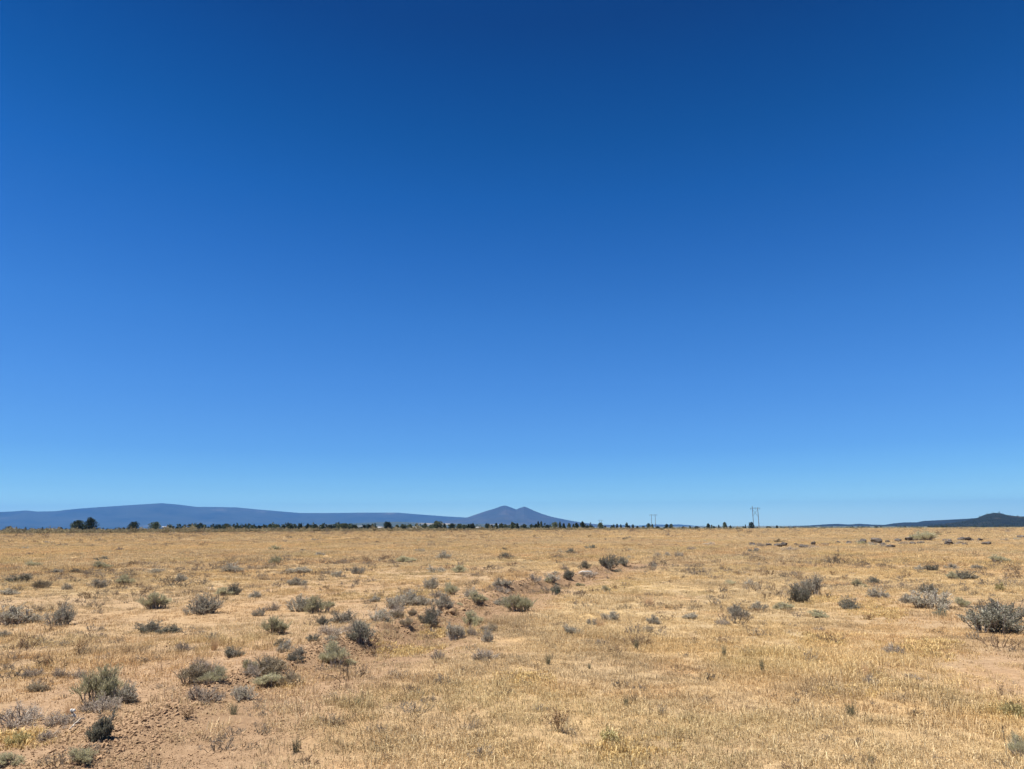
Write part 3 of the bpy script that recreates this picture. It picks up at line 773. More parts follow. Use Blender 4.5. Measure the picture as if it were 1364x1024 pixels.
# ragged little tufts along the furrow bank
br = random.Random(21)
for i in range(40):
    k = br.randrange(1, len(FURROW) - 1); u = br.random()
    ax, ay = FURROW[k]; bx, by = FURROW[k + 1]; L = math.hypot(bx - ax, by - ay)
    off = abs(br.gauss(.8, .6)) if br.random() < .85 or k < 4 else -br.uniform(.4, 1.0)
    x, y = ax + (bx - ax) * u - (by - ay) / L * off, ay + (by - ay) * u + (bx - ax) / L * off
    kind = br.choice(['sage', 'dead', 'dead', 'tan', 'dark', 'pale']); name, vars_ = KINDS[kind]; v = br.choice(vars_)
    W = br.uniform(.10, .25) * (1 + y / 40); H = W * br.uniform(.35, .7)
    o = link(name, None, None, (x, y, hgt(x, y) - .05 * H), br.random() * 6.28, (W, W * br.uniform(.7, 1.2), H)); o.empty_display_size = .1
    link('branches', v[0], o); link('foliage', v[1], o)
    tag(o, {'sage': 'little ragged grey sagebrush on the broken furrow bank', 'dead': 'little twiggy dead brush on the broken furrow bank', 'tan': 'little tan shrub on the broken furrow bank',
            'dark': 'little dark sagebrush on the broken furrow bank', 'pale': 'little pale green rabbitbrush on the broken furrow bank'}[kind], 'bush', 'ragged tufts along the furrow bank')

# far sagebrush: small specks on the grassland
def far_mesh(seed, mat, **kw):
    s, l = shrub(seed, nst=14, twigs=5, lv=7, L=.13, W=.05, wood=.02, **kw)
    q4 = s[1]; tri = np.vstack([q4[:, [0, 1, 2]], q4[:, [0, 2, 3]], l[1] + len(s[0])])
    return mesh_np('far_sagebrush', np.vstack([s[0], l[0]]), tri, [mat], attrs={'rnd': np.concatenate([s[2], l[2]])})
FARM = [far_mesh(900 + k, m, h=.6, lobes=6) for k, m in enumerate([M_sage, M_dark, M_sage, M_deadl, M_pale, M_sage, M_tan, M_deadl])]
fr = random.Random(5)
for i in range(80):
    d = 45 * (300 / 45) ** (fr.random() ** .8); px = fr.uniform(-10, 1374)
    x, y, z, dep = at_dist(px, d)
    W = fr.uniform(.3, .85) * (1 + d / 400); H = W * fr.uniform(.2, .42)
    o = link('sagebrush', FARM[i % 8], None, (x, y, z), fr.random() * 6.28, (W, W, H))
    tag(o, 'tiny far-off sagebrush speck on the grassland between furrow and treeline', 'bush', 'far sagebrush specks below the horizon')

# ------------------------------------------------------------------ stone row
RM = [rock_mesh(800 + k, M_rock, 3, .8, .55) for k in range(7)]
def rock(px, py, w, h, label, k, group='dark rocks of the far stone row'):
    x, y, z, dep = at(px, py); m = dep / F0; W, H = w * m, h * m
    o = link('rock', RM[k % 7], None, (x, y + W * .3, hgt(x, y + W * .3) + H * .45), k * 1.7, (W * 1.35, W * 1.2, H * 1.8))
    return tag(o, label, 'rock', group)
GEN = 'small dark basalt rock in the low stone row far out on the right'
ROCKS = [(1003, 726, 11, 4, None), (1009, 733, 7, 4, None), (1024, 727, 7, 4, None), (1036, 728, 11, 5, 'broad dark rock at the left end of the stone row'), (1046, 727, 9, 5, None),
 (1070, 729, 11, 5, 'dark rock with a flat top, alone before a gap in the stone row'), (1084, 726, 8, 5, None), (1132, 724, 9, 4, None), (1151, 724, 10, 8, 'tallest pointed rock of the stone row'),
 (1168, 723, 13, 7, 'wide pointed rock right of the tallest one'), (1176, 726, 7, 4, None), (1190, 729, 10, 4, None), (1197, 721, 8, 5, None),
 (1212, 720, 12, 5, None), (1222, 719, 14, 7, 'grey-topped boulder leaning at the left of the green bush'), (1228, 724, 9, 4, None), (1217, 725, 8, 4, None), (1263, 721, 10, 4, None),
 (1267, 726, 9, 6, None), (1283, 720, 9, 6, 'left of two blocky rocks right of the green bush'), (1292, 720, 9, 5, 'right of two blocky rocks right of the green bush'), (1306, 720, 7, 4, None), (1317, 726, 10, 6, 'last dark rock at the right end of the stone row'),
 (1288, 726, 10, 3, None), (1363, 716, 9, 4, None), (1184, 722, 6, 3, None), (1143, 722, 6, 3, None), (1062, 726, 6, 3, None), (1117, 723, 6, 3, None)]
for k, (px, py, w, h, lab) in enumerate(ROCKS): rock(px, py, w, h, lab or GEN, k)
plant('pale', 1232, 720, 30, 15, 'green bush growing out of the stone row, the largest far bush')
plant('dark', 1226, 719, 18, 9, 'dark twigs tangled over the grey-topped boulder')
for px, py, w, h in ((1015, 728, 14, 6), (1052, 733, 24, 5), (1080, 730, 18, 5), (1098, 726, 14, 4), (1160, 725, 16, 5), (1178, 728, 14, 5), (1275, 725, 26, 5), (1203, 724, 12, 4)):
    plant('dead', px, py, w, h, 'low grey brush growing among the rocks of the stone row', 'grey brush among the stone row')
# round soil lumps below the bank bushes
LM = [rock_mesh(850 + k, rock_material('soil_lump%d' % k, (.27, .17, .09), (.36, .235, .13), (.44, .30, .18), 5), 3, .8, .3) for k in range(1)]
for k, (px, py, w, h, lab) in enumerate([(602, 818, 12, 9, 'rounded soil lump, biggest of the bank, below the grey sagebrush'), (594, 817, 7, 5, 'small soil lump left of the biggest one'),
        (616, 812, 9, 4, 'flat soil lump, left of two along the bank lip'), (622, 809, 7, 5, 'flat soil lump, right of two along the bank lip'), (546, 816, 14, 8, 'pinkish bare soil hump between the bank sagebrushes')]):
    x, y, z, dep = at(px, py); m = dep / F0
    tag(link('soil_lump', LM[0], None, (x, y + w * m * .3, z + h * m * .25), k * 1.3, (w * m, w * m, h * m * 1.6)), lab, 'soil lump', 'soil lumps on the furrow bank')

# ------------------------------------------------------------------ small single things
def stick(name, pxs, r, mat, label, cat, lift=0.03):
    pts = []
    for px, py, dz in pxs:
        x, y, z, dep = at(px, py); pts.append((x, y, z + lift + dz))
    p = np.array(pts); n = 5
    ts = np.linspace(0, len(p) - 1, (len(p) - 1) * n + 1)
    q = np.stack([np.interp(ts, np.arange(len(p)), p[:, i]) for i in range(3)], 1)
    q += np.random.default_rng(3).normal(0, r * .15, q.shape)
    rr = r * np.interp(ts, [0, len(p) * .4, len(p) - 1], [.7, 1, .35])
    c = q.mean(0)
    V, F, R = tubes([q - c], [rr], 8)
    return tag(link(name, mesh_np(name, V, F, [mat], attrs={'rnd': R}, smooth=True), None, c), label, cat)
stick('stick', [(92, 976, .0), (99, 970, .01), (107, 965, .02), (113, 962, .0)], .0075, M_stick, 'pale weathered stick lying on bare soil by the dark ball-shaped bush', 'stick')
# a bone shape: short shaft with two knuckled ends
x, y, z, dep = at(96, 961)
def bone():
    import bmesh
    bm = bmesh.new()
    L = .085
    p = np.array([[t * L, 0, .012 * math.sin(t * 3)] for t in np.linspace(-.5, .5, 9)])
    V, F, R = tubes([p], [.011 * np.array([1.4, 1.2, .9, .8, .75, .8, .9, 1.2, 1.4])], 8)
    me = mesh_np('bone', V, F, [M_wood]); bm.from_mesh(me)
    for sx in (-1, 1):
        for sy in (-1, 1):
            r = bmesh.ops.create_icosphere(bm, subdivisions=2, radius=.017, matrix=Matrix.Translation((sx * L * .52, sy * .011, .003)))
    bm.to_mesh(me); bm.free(); me.materials.clear(); me.materials.append(M_wood)
    return me
tag(link('bone', bone(), None, (x, y, z + .07), .9, (.8, .8, .8)), 'small white bone lying on the dead grey brush', 'bone').rotation_euler = (.2, .9, 1.9)
# arched bleached branch over a dark log in the furrow
x, y, z, dep = at(780, 767); m = dep / F0
p = np.array([[-9.5, 0, 2.5], [-8, 0, 5], [-4, .5, 6.2], [0, .6, 6.0], [4, .5, 6.2], [7.5, .2, 5.6], [9.5, 0, 3.5], [9.8, -.5, .5]]) * m
ts = np.linspace(0, 7, 29); q = np.stack([np.interp(ts, np.arange(8), p[:, i]) for i in range(3)], 1)
V, F, R = tubes([q], [np.interp(ts, [0, 2, 5, 7], [.3, .75, .65, .3]) * m * 1.0], 8)
tag(link('branch', mesh_np('branch', V, F, [M_wood], attrs={'rnd': R}, smooth=True), None, (x, y, z + .01)), 'white arched dead branch lying in the upper furrow over dark wood', 'branch')
lp = np.array([[-8.5, 4, 2.0], [-4, 4.3, 2.6], [0, 4.2, 2.5], [5, 4.4, 2.5], [8.8, 4, 1.9]]) * m
V, F, R = tubes([lp], [np.array([1.9, 2.4, 2.3, 2.3, 1.7]) * m], 10)
n0 = len(V); V = np.vstack([V, lp[:1], lp[-1:]])
caps = np.array([[n0, (j + 1) % 10, j, n0] for j in range(10)]); 
F = np.vstack([F]); me = mesh_np('log', V[:n0], F, [M_oldwood], attrs={'rnd': R}, smooth=True)
lo = tag(link('log', me, None, (x, y, z)), 'dark rotting log under the white arched branch', 'log')
plant('dead', 783, 768, 26, 8, 'dead twigs around the dark log in the upper furrow')
# a lone tall stalk in the right foreground
x, y, z, dep = at(1341, 1010); m = dep / F0
g = np.random.default_rng(8)
ps = [np.array([[0, 0, 0], [1, 0, 14], [.3, .5, 28], [-.5, 0, 42]]) * m]; rs = [np.array([.0035, .003, .0025, .0015])]
for k in range(9):
    b = ps[0][2] * (1 - k / 9) + ps[0][3] * (k / 9); e = b + g.normal(0, 1.6, 3) * m + np.array([0, 0, 2.5 * m]); ps.append(np.stack([b, (b + e) / 2, e])); rs.append(np.array([.002, .003, .001]))
V, F, R = tubes(ps, rs); tag(link('dry_stalk', mesh_np('dry_stalk', V, F, [M_tan], attrs={'rnd': R}), None, (x, y, z)), 'single tall straw-coloured stalk near the right bottom corner', 'weed')

# yellow ground leaves on the right: nobody could count them
yp = [blades(40, .13, .015, .065, .013, .9, 0, 600 + k) for k in range(4)]
ycol = proto_collection('yellow_leaf_tufts', [mesh_np('yellow_tuft', b[0], b[1], [M_grass], attrs={'rnd': b[2]}) for b in yp])
YP = [(1100, 797, 40, 8), (1160, 808, 40, 14), (1185, 818, 30, 8), (1098, 852, 40, 12), (1230, 862, 60, 14), (1130, 920, 50, 10), (1210, 757, 60, 6), (1180, 745, 70, 4), (1075, 742, 60, 4), (1340, 945, 40, 10), (880, 712, 260, 4),
      (700, 905, 40, 10), (25, 985, 30, 10), (600, 835, 50, 8), (540, 860, 60, 10), (830, 1000, 70, 18, .25), (960, 760, 50, 4), (380, 905, 30, 5)]
X, Y = [], []
for px, py, w, h, *q_ in YP:
    n = int(w * h * .24 * (q_[0] if q_ else 1))
    qx = px + rng.normal(0, w / 2.4, n); qy = np.maximum(py + rng.normal(0, h / 2.4, n), 708)
    q = np.array([flat(a, b) for a, b in zip(qx, qy)]); X.append(q[:, 0]); Y.append(q[:, 1])
X, Y = np.concatenate(X), np.concatenate(Y); m_ = len(X)
sc = (.30 + .4 * rng.random(m_)) * (1 + np.hypot(X, Y) / 45)
scatter('yellow_groundcover', ycol, np.column_stack([X, Y, height(X, Y)]), np.column_stack([rng.normal(0, .15, (m_, 2)), rng.random(m_) * 6.28]),
        np.column_stack([sc] * 3), rng.integers(0, 4, m_), np.array([1.04, 1.0, .80]) * (.85 + .3 * rng.random(m_))[:, None], 'low yellow leaves in patches among the dry grass', 'groundcover').data.materials.append(M_grass)

# grey litter of dead forbs: mottles the field
lc_ = []
for k in range(5):
    s, l = shrub(1200 + k, nst=12, twigs=5, lv=5, h=.4, L=.09, W=.016, lobes=6, bare=.3, spread=1.3)
    n0 = len(s[0]); F4 = np.vstack([s[1]]);
    tri = np.vstack([F4[:, [0, 1, 2]], F4[:, [0, 2, 3]], l[1] + n0])
    lc_.append(mesh_np('litter', np.vstack([s[0], l[0]]), tri, [M_grass], attrs={'rnd': np.concatenate([s[2], l[2]])}))
lcol = proto_collection('grey_litter_tufts', lc_)
x1, y1 = polar(16000, 4, 40); x2, y2 = polar(40000, 40, 260)
X = np.concatenate([x1, x2]); Y = np.concatenate([y1, y2]); r = np.hypot(X, Y)
leftish = smooth01((-(X / Y) + .25) / .5)
pr = np.clip((.6 * fbm(X, Y, 3.5, 81) + .4 * fbm(X, Y, 9, 83) - .42) * 4, .05, 1) * (.75 + .35 * leftish) * (.55 + .6 * soil(X, Y)) * np.where(r > 40, .45, 1)
kp = rng.random(len(X)) < pr
X, Y, r = X[kp], Y[kp], r[kp]; m_ = len(X)
sc = np.exp(rng.normal(0, .42, m_)) * (.125 + r / 300)
gt = np.where((rng.random(m_) < .3)[:, None], np.array([.40, .36, .40]), np.array([.42, .46, .62])) * (.5 + .75 * rng.random(m_))[:, None]
scatter('dead_forbs', lcol, np.column_stack([X, Y, height(X, Y)]), np.column_stack([rng.normal(0, .1, (m_, 2)), rng.random(m_) * 6.28]),
        np.column_stack([sc, sc, sc * .38]), rng.integers(0, 5, m_), gt, 'low grey dead forbs mottling the dry field', 'dead plants')

# ------------------------------------------------------------------ trees
def tree_mesh(seed, shape, n=2800):
    """unit height; shape: round, cone, pine. trunk with limbs, and a crown of leaf-sized faces in clumps"""
    g = np.random.default_rng(seed)
    if shape == 'round': nl, zr, wid = 30, (.06, .90), .50
    elif shape == 'cone': nl, zr, wid = 26, (.05, .97), .27
    else: nl, zr, wid = 24, (.10, .97), .26
    paths = [np.array([[0, 0, -.03], [.01, .005, .3], [-.01, .01, .6], [0, 0, .9]])]; radii = [np.array([.045, .035, .022, .006])]
    C, S = [], []
    for k in range(nl):
        u = (k + g.random()) / nl; z = zr[0] + (zr[1] - zr[0]) * u
        if shape == 'round': rr = wid * math.sqrt(max(.02, 1 - ((u - .42) / .62) ** 2)) * (.75 + .4 * g.random())
        elif shape == 'cone': rr = wid * (1 - u) ** .75 * (.75 + .5 * g.random()) + .03
        else: rr = wid * (math.sin(math.pi * min(1, u * .85 + .18)) ** .7) * (.6 + .6 * g.random()) + .02
        a = k * 2.4 + g.normal(0, .4)
        f = g.uniform(.35, .85); c = np.array([rr * f * math.cos(a), rr * f * math.sin(a), z])
        C.append(c); S.append(rr * .50 + .045)
        paths.append(np.stack([[0, 0, max(.05, z - .12)], c * [.5, .5, 1] - [0, 0, .05], c])); radii.append(np.array([.014, .009, .004]))
    C, S = np.array(C), np.array(S)
    i = g.integers(0, nl, n); d = g.normal(0, 1, (n, 3)); d /= np.linalg.norm(d, axis=1)[:, None]
    P = C[i] + d * (S[i] * g.random(n) ** .4)[:, None] * np.array([1, 1, .62])
    P[:, 2] = np.clip(P[:, 2], .03, .99)
    V, F = leaves(P, d + [0, 0, .35] + g.normal(0, .5, (n, 3)), .055 + .04 * g.random(n), .035 + .03 * g.random(n), g)
    tv, tf, tr = tubes(paths, radii, 5)
    cr = np.clip(g.random(nl)[i] * .6 + g.random(n) * .4, 0, 1)
    w = np.ptp(V[:, 0]); V[:, :2] /= w; tv[:, :2] /= w
    return mesh_np('tree_trunk', tv, tf, [M_bark], attrs={'rnd': tr}), mesh_np('tree_crown', V, F, [M_needle], attrs={'rnd': np.repeat(cr, 4)})
TM = {s: [tree_mesh(500 + 31 * i + 7 * k, s) for k in range(5)] for i, s in enumerate(('round', 'cone', 'pine'))}
_ti = {}
NAMES = {'round': ('juniper_tree', 'tree'), 'cone': ('juniper_tree', 'tree'), 'pine': ('pine_tree', 'tree')}
def tree(shape, px, ytop, w, dist, label, group, base=None):
    k = _ti.get(shape, 0); _ti[shape] = k + 1
    x, y, z, dep = at_dist(px, dist)
    d = ray(px, ytop); H = EYE + d.z / math.hypot(d.x, d.y) * dist - z
    W = w * dep / F0
    t, c = TM[shape][k % 5]
    o = link(NAMES[shape][0], None, None, (x, y, z), k * 1.9, (W, W, H)); o.empty_display_size = 1
    link('trunk', t, o); link('crown', c, o)
    return tag(o, label, 'tree', group)
GT = 'trees along the far edge of the field'
TL = 'small dark conifer in the broken treeline behind the dry field'
TR = 'little conifer peeking over the field edge right of the gap below the butte'
TREES = [
 ('round', 12, 700, 11, 420, 'small round juniper at the far left end of the treeline'), ('cone', 82, 702, 8, 420, 'small cone-shaped juniper left of the big pair'),
 ('round', 104, 692, 24, 380, 'left and lower tree of the big juniper pair'), ('round', 120, 688.5, 22, 375, 'right and taller tree of the big juniper pair'),
 ('cone', 165, 702, 8, 400, 'small cone-shaped juniper touching the dense round one'), ('round', 178, 694, 17, 370, 'dense dark round juniper standing alone, left of the open-branched one'),
 ('round', 206, 694, 17, 440, 'open-branched juniper right of the dense round one'), ('round', 302, 696.5, 13, 380, 'round dark juniper alone in front of the thin treeline'),
 ('round', 458, 696, 26, 360, 'broad rounded dark tree, the widest in the treeline'), ('round', 472, 698, 14, 362, 'lower right shoulder of the broad rounded tree'),
 ('round', 516, 694, 15, 400, 'wide pointed tree right of the white shed'), ('round', 583, 693, 17, 390, 'tallest rounded tree in the middle of the treeline'),
 ('cone', 682, 694.5, 8, 400, 'pointed tree in front of the twin peaks'), ('round', 739, 694.5, 11, 400, 'bushy tree below the right slope of the butte'), ('pine', 776, 694, 8, 400, 'last tall tree at the right end of the treeline'),
 ('pine', 800, 695.5, 10, 520, 'first tree right of the gap below the butte'), ('pine', 835, 695.5, 6, 560, 'blunt narrow tree between two low ones'), ('round', 864, 696, 8, 560, 'dark tree left of the far power pole'),
 ('round', 888, 697, 8, 600, 'left of two rounded trees right of the far power pole'), ('round', 894, 697, 7, 600, 'right of two rounded trees right of the far power pole'),
 ('pine', 943.5, 696.5, 7, 600, 'pointed tree midway between the two power poles'), ('cone', 965.5, 695, 9, 600, 'pointed spreading tree, tallest between the two power poles'), ('round', 1001, 694.5, 8, 600, 'rounded tree touching the foot of the near power pole'),
 ('round', 1023.5, 700, 8, 640, 'low rounded bush tree right of the near power pole'), ('pine', 1035, 699, 5, 640, 'tiny pointed tree, last one right of the near power pole'),
]
for s, px, yt, w, d, lab in TREES: tree(s, px, yt, w, d, lab, GT)
tr = random.Random(9)
for px, yt, w in [(22, 706, 6), (31, 706, 7), (335, 699, 6), (345, 700, 7), (352, 699, 7), (360, 698, 9), (368, 698.5, 9), (378, 700, 8), (388, 699, 9), (400, 699, 8), (410, 698.5, 10), (420, 699, 8), (430, 697.5, 6), (440, 699, 8),
                  (485, 699, 7), (492, 699, 8), (496, 698, 6), (529, 699, 8), (537, 698, 9), (546, 698, 7), (566, 697, 8), (573, 700, 8), (592, 697.5, 6), (602, 697, 12), (612, 697.5, 9), (618, 699, 6), (624, 698.5, 6), (629, 697, 7),
                  (649, 697, 7), (655, 699, 6), (661, 697, 7), (668, 697, 6), (673, 698, 5), (689, 697, 7), (698, 698, 8), (708, 698, 6), (714, 698, 7), (717, 694.5, 4), (721, 694.5, 4), (729, 699, 8), (746, 695, 4), (751, 697, 5), (758, 697, 6), (764, 698, 5), (768, 696.5, 7), (783, 700, 6)]:
    tree(tr.choice(['round', 'cone', 'cone', 'pine', 'pine']), px, yt - .8, w * 1.2, tr.uniform(380, 470), TL, GT)
for px, yt, w in [(806, 699.5, 5), (815, 699, 5), (817.5, 697.5, 4), (822, 697, 4), (827, 698, 5), (838, 699, 6), (843, 697.5, 5), (849, 700, 6), (857, 699.5, 6), (869, 697.5, 6), (876, 700, 7), (910, 700.5, 8), (919, 699.5, 5), (928, 700, 7), (948, 698, 3), (951, 699.5, 4), (957.5, 698.5, 4), (973, 699.3, 5), (982, 701, 5), (990, 700, 4), (993, 698, 3)]:
    tree(tr.choice(['round', 'cone', 'pine']), px, yt, w, tr.uniform(560, 660), TR, GT)

# far woods that read as one dark band
def woods():
    g = np.random.default_rng(77); VS, FS, RS = [], [], []; o = 0
    def put(px, dist, H, W):
        nonlocal o
        x, y, z, dep = at_dist(px, dist); n = 34
        u = g.random(n); a = g.random(n) * 6.28; rr = W / 2 * (1 - u) ** .6 * np.sqrt(g.random(n))
        P = np.column_stack([x + rr * np.cos(a), y + rr * np.sin(a), z + H * (u * .95)])
        V, F = leaves(P, g.normal(0, 1, (n, 3)) + [0, 0, .4], H * (.2 + .15 * g.random(n)), H * (.14 + .1 * g.random(n)), g)
        VS.append(V); FS.append(F + o); RS.append(np.repeat(g.random(n), 4)); o += len(V)
    for k in range(520): put(g.uniform(225, 470), g.uniform(520, 900), g.uniform(3.5, 6.5), g.uniform(3, 6))
    for k in range(380): put(g.uniform(470, 790), g.uniform(480, 800), g.uniform(2.5, 5), g.uniform(3, 6))
    for k in range(160): put(g.uniform(790, 1060), g.uniform(700, 1000), g.uniform(1.5, 3.4), g.uniform(4, 8))
    for k in range(700): put(g.uniform(-60, 260), 1000 * 4 ** g.random(), g.uniform(3, 7), g.uniform(5, 12))
    for k in range(500): put(g.uniform(1040, 1440), 900 * 3 ** g.random(), g.uniform(1.5, 4), g.uniform(5, 12))
    V, F, R = np.vstack(VS), np.vstack(FS), np.concatenate(RS)
    tag(link('distant_woods', mesh_np('distant_woods', V, F, [M_needle], attrs={'rnd': R})), 'dark band of far-off conifer woods along the plain', 'woods', kind='stuff')
woods()

# sage fringe at the end of the field: one low grey-green mass
x1, y1 = polar(9000, 285, 420, 46)
kp = rng.random(len(x1)) < np.clip(.5 - 1.3 * x1 / y1, .03, 1); x1, y1 = x1[kp], y1[kp]
sc = np.exp(rng.normal(0, .3, len(x1))) * 1.5
fcol = proto_collection('fringe_tufts', [mesh_np('fringe', *shrub(1300 + k, nst=10, twigs=5, lv=6, L=.16, W=.06, h=.5, lobes=5)[1][:2], [M_grass], attrs={'rnd': shrub(1300 + k, nst=10, twigs=5, lv=6, L=.16, W=.06, h=.5, lobes=5)[1][2]}) for k in range(3)])
scatter('sage_scrub', fcol, np.column_stack([x1, y1, height(x1, y1)]), np.column_stack([np.zeros((len(x1), 2)), rng.random(len(x1)) * 6.28]),
        np.column_stack([sc, sc, sc * (.5 - .35 * x1 / y1).clip(.15, .7)]), rng.integers(0, 3, len(x1)), np.array([.50, .56, .58]) * (.7 + .6 * rng.random(len(x1)))[:, None], 'grey-green scrub fringe where the dry field ends', 'scrub')

# ------------------------------------------------------------------ mountains and hills
def hill_material(name, dark, mid, light, scale, th=.62):
    m, nt = nodes(name); tc = nt.nodes.new('ShaderNodeTexCoord')
    n1 = noise(nt, tc.outputs['Object'], scale, 8, .62)
    r = ramp(nt, [(.35, dark), (.52, mid), (th, mid), (th + .12, light)]); nt.links.new(n1.outputs[0], r.inputs[0])
    bsdf_out(nt, r.outputs[0], .95, 0, .05)
    return m
def massif(name, prof, D, depth, mat, label, cat, rough=.18, wl=900, asym=.5, nr=65, seed=0, res=1.2):
    px = np.array([p[0] for p in prof], float); py = np.array([p[1] for p in prof], float)
    xs = np.arange(px[0], px[-1] + .01, res); ys = np.interp(xs, px, py)
    ker = np.array([.1, .8, .1]); ysm = np.convolve(np.pad(ys, 1, 'edge'), ker, 'valid')
    az = []; H = []
    for a, b in zip(xs, ysm):
        d = ray(a, b); az.append(math.atan2(d.x, d.y)); H.append(EYE + d.z / math.hypot(d.x, d.y) * D)
    az, H = np.array(az), np.array(H); zb = -14.0
    H = np.maximum(H, zb + .5)
    t = np.linspace(-1, 1, nr)
    T, A = np.meshgrid(t, az, indexing='ij'); HH = np.broadcast_to(H, T.shape)
    R = D + T * depth
    X = R * np.sin(A); Y = R * np.cos(A)
    shp = (1 - np.abs(T) ** 1.15) ** 1.25
    n = 1 - np.abs(2 * fbm(X, Y, wl, seed + 120, 5, .5) - 1)
    edge = np.sin(np.pi * np.clip(np.abs(T), 0, 1))
    Z = zb + (HH - zb) * shp * (1 - rough * edge * n * 1.6)
    na, nt_ = len(az), nr
    i = np.arange(nt_ - 1)[:, None] * na; j = np.arange(na - 1)[None]
    F = np.stack([i + j, i + j + 1, i + na + j + 1, i + na + j], -1).reshape(-1, 4)
    me = mesh_np(name, np.column_stack([X.ravel(), Y.ravel(), Z.ravel()]), F, [mat], smooth=True)
    return tag(link(name, me), label, cat, kind='structure')
M_range = hill_material('forest_range', (.010, .018, .014), (.026, .034, .024), (.085, .082, .062), .0012, .6)
M_butte = hill_material('butte_slopes', (.020, .025, .020), (.034, .036, .028), (.056, .052, .040), .0018, .52)
M_hill = hill_material('wooded_hill', (.006, .009, .008), (.012, .016, .013), (.12, .095, .07), .012, .61)
M_foot = hill_material('foothill_clearings', (.03, .04, .026), (.05, .058, .036), (.34, .28, .2), .0016, .56)
massif('mountain_range', [(-260, 688), (-160, 684), (-60, 682), (0, 681), (15, 680.5), (35, 679), (50, 680.6), (75, 680), (90, 678), (120, 675.5), (150, 673.5), (180, 671.5), (205, 670), (215, 669.3), (235, 671), (262, 674.3), (290, 674.5), (315, 675),
       (341, 677.5), (370, 680), (400, 682.5), (440, 682.5), (480, 682), (530, 682), (570, 685.3), (600, 687.4), (622, 688.6), (660, 690), (720, 694), (780, 698), (830, 701)], 19000, 3400, M_range,
       'long blue forested mountain ridge on the left horizon', 'mountain', .22, 1700, seed=1)
massif('butte', [(540, 701), (575, 696), (600, 692.5), (622, 688.6), (640, 682.3), (650, 679), (657, 677.2), (664, 674.7), (670, 672.6), (673.5, 672.6), (680, 674.8), (687.5, 677.8), (692, 676), (698, 673.8), (703, 675.6), (712, 679.7), (722, 683.6), (735, 687.6), (748, 690.3), (762, 693), (778, 695.6), (790, 697), (820, 699.2), (850, 701)], 15500, 2600, M_butte,
       'blue twin-peaked butte in the middle of the horizon', 'mountain', .25, 900, seed=2, res=.8)
massif('foothills', [(380, 700.5), (430, 697.5), (470, 696.3), (500, 694.8), (530, 694.2), (560, 695.6), (600, 696.5), (640, 697), (700, 698.5), (740, 700.5)], 7800, 1500, M_foot, 'low foothills with pale clearings below the mountain ridge', 'hill', .2, 500, seed=3)
massif('far_range', [(770, 700.5), (800, 698), (830, 698.6), (850, 699.3), (872, 697.8), (890, 698), (905, 697.6), (925, 699.4), (960, 700.5)], 19800, 2500, M_range, 'faint pale blue far hills beyond the power poles', 'hill', .15, 1200, seed=4)
massif('low_hills', [(1050, 700), (1080, 698.9), (1100, 697.5), (1115, 696.9), (1130, 697.8), (1145, 696.7), (1160, 697.8), (1180, 698.4), (1215, 699.4)], 7600, 1200, M_hill, 'low blue hills right of the near power pole', 'hill', .2, 400, seed=5)
massif('wooded_ridge', [(1165, 699.4), (1180, 698), (1190, 696.3), (1205, 695), (1222, 694.9), (1230, 693), (1240, 692.6), (1260, 691.6), (1290, 690), (1312, 688.2), (1350, 687), (1400, 687), (1500, 690), (1560, 697)], 6200, 1300, M_hill, 'dark blue wooded ridge behind the right hill', 'hill', .2, 400, seed=6)
massif('hill', [(1235, 699.5), (1262, 696.5), (1280, 693.8), (1300, 690), (1307, 686.6), (1314, 684), (1325, 682.2), (1333, 682.8), (1340, 684.8), (1348, 686.2), (1364, 687.3), (1390, 688), (1430, 690), (1480, 695), (1520, 699)], 3300, 700, M_hill, 'dark wooded hill at the right edge of the horizon', 'hill', .2, 220, seed=7, res=.8)
# trees breaking the outline of the right hill: part of its wood
def hill_woods():
    g = np.random.default_rng(55); VS, FS, RS = [], [], []; o = 0
    ho = bpy.data.objects['hill'].data; V0 = np.empty(len(ho.vertices) * 3, np.float32); ho.vertices.foreach_get('co', V0); V0 = V0.reshape(-1, 3)
    ok = V0[V0[:, 2] > -6]
    for k in range(1100):
        p = ok[g.integers(len(ok))] + np.array([g.normal(0, 6), g.normal(0, 10), -1]); H = g.uniform(3.5, 6.5); n = 12
        u = g.random(n); a = g.random(n) * 6.28; rr = H * .3 * (1 - u) ** .6
        P = np.column_stack([p[0] + rr * np.cos(a), p[1] + rr * np.sin(a), p[2] + H * u * .9])
        V, F = leaves(P, g.normal(0, 1, (n, 3)) + [0, 0, .4], H * (.3 + .15 * g.random(n)), H * (.22 + .1 * g.random(n)), g)
        VS.append(V); FS.append(F + o); RS.append(np.repeat(g.random(n), 4)); o += len(V)
    tag(link('hill_woods', mesh_np('hill_woods', np.vstack(VS), np.vstack(FS), [M_needle], attrs={'rnd': np.concatenate(RS)})), 'dark conifer woods covering the right hill', 'woods', kind='stuff')
hill_woods()

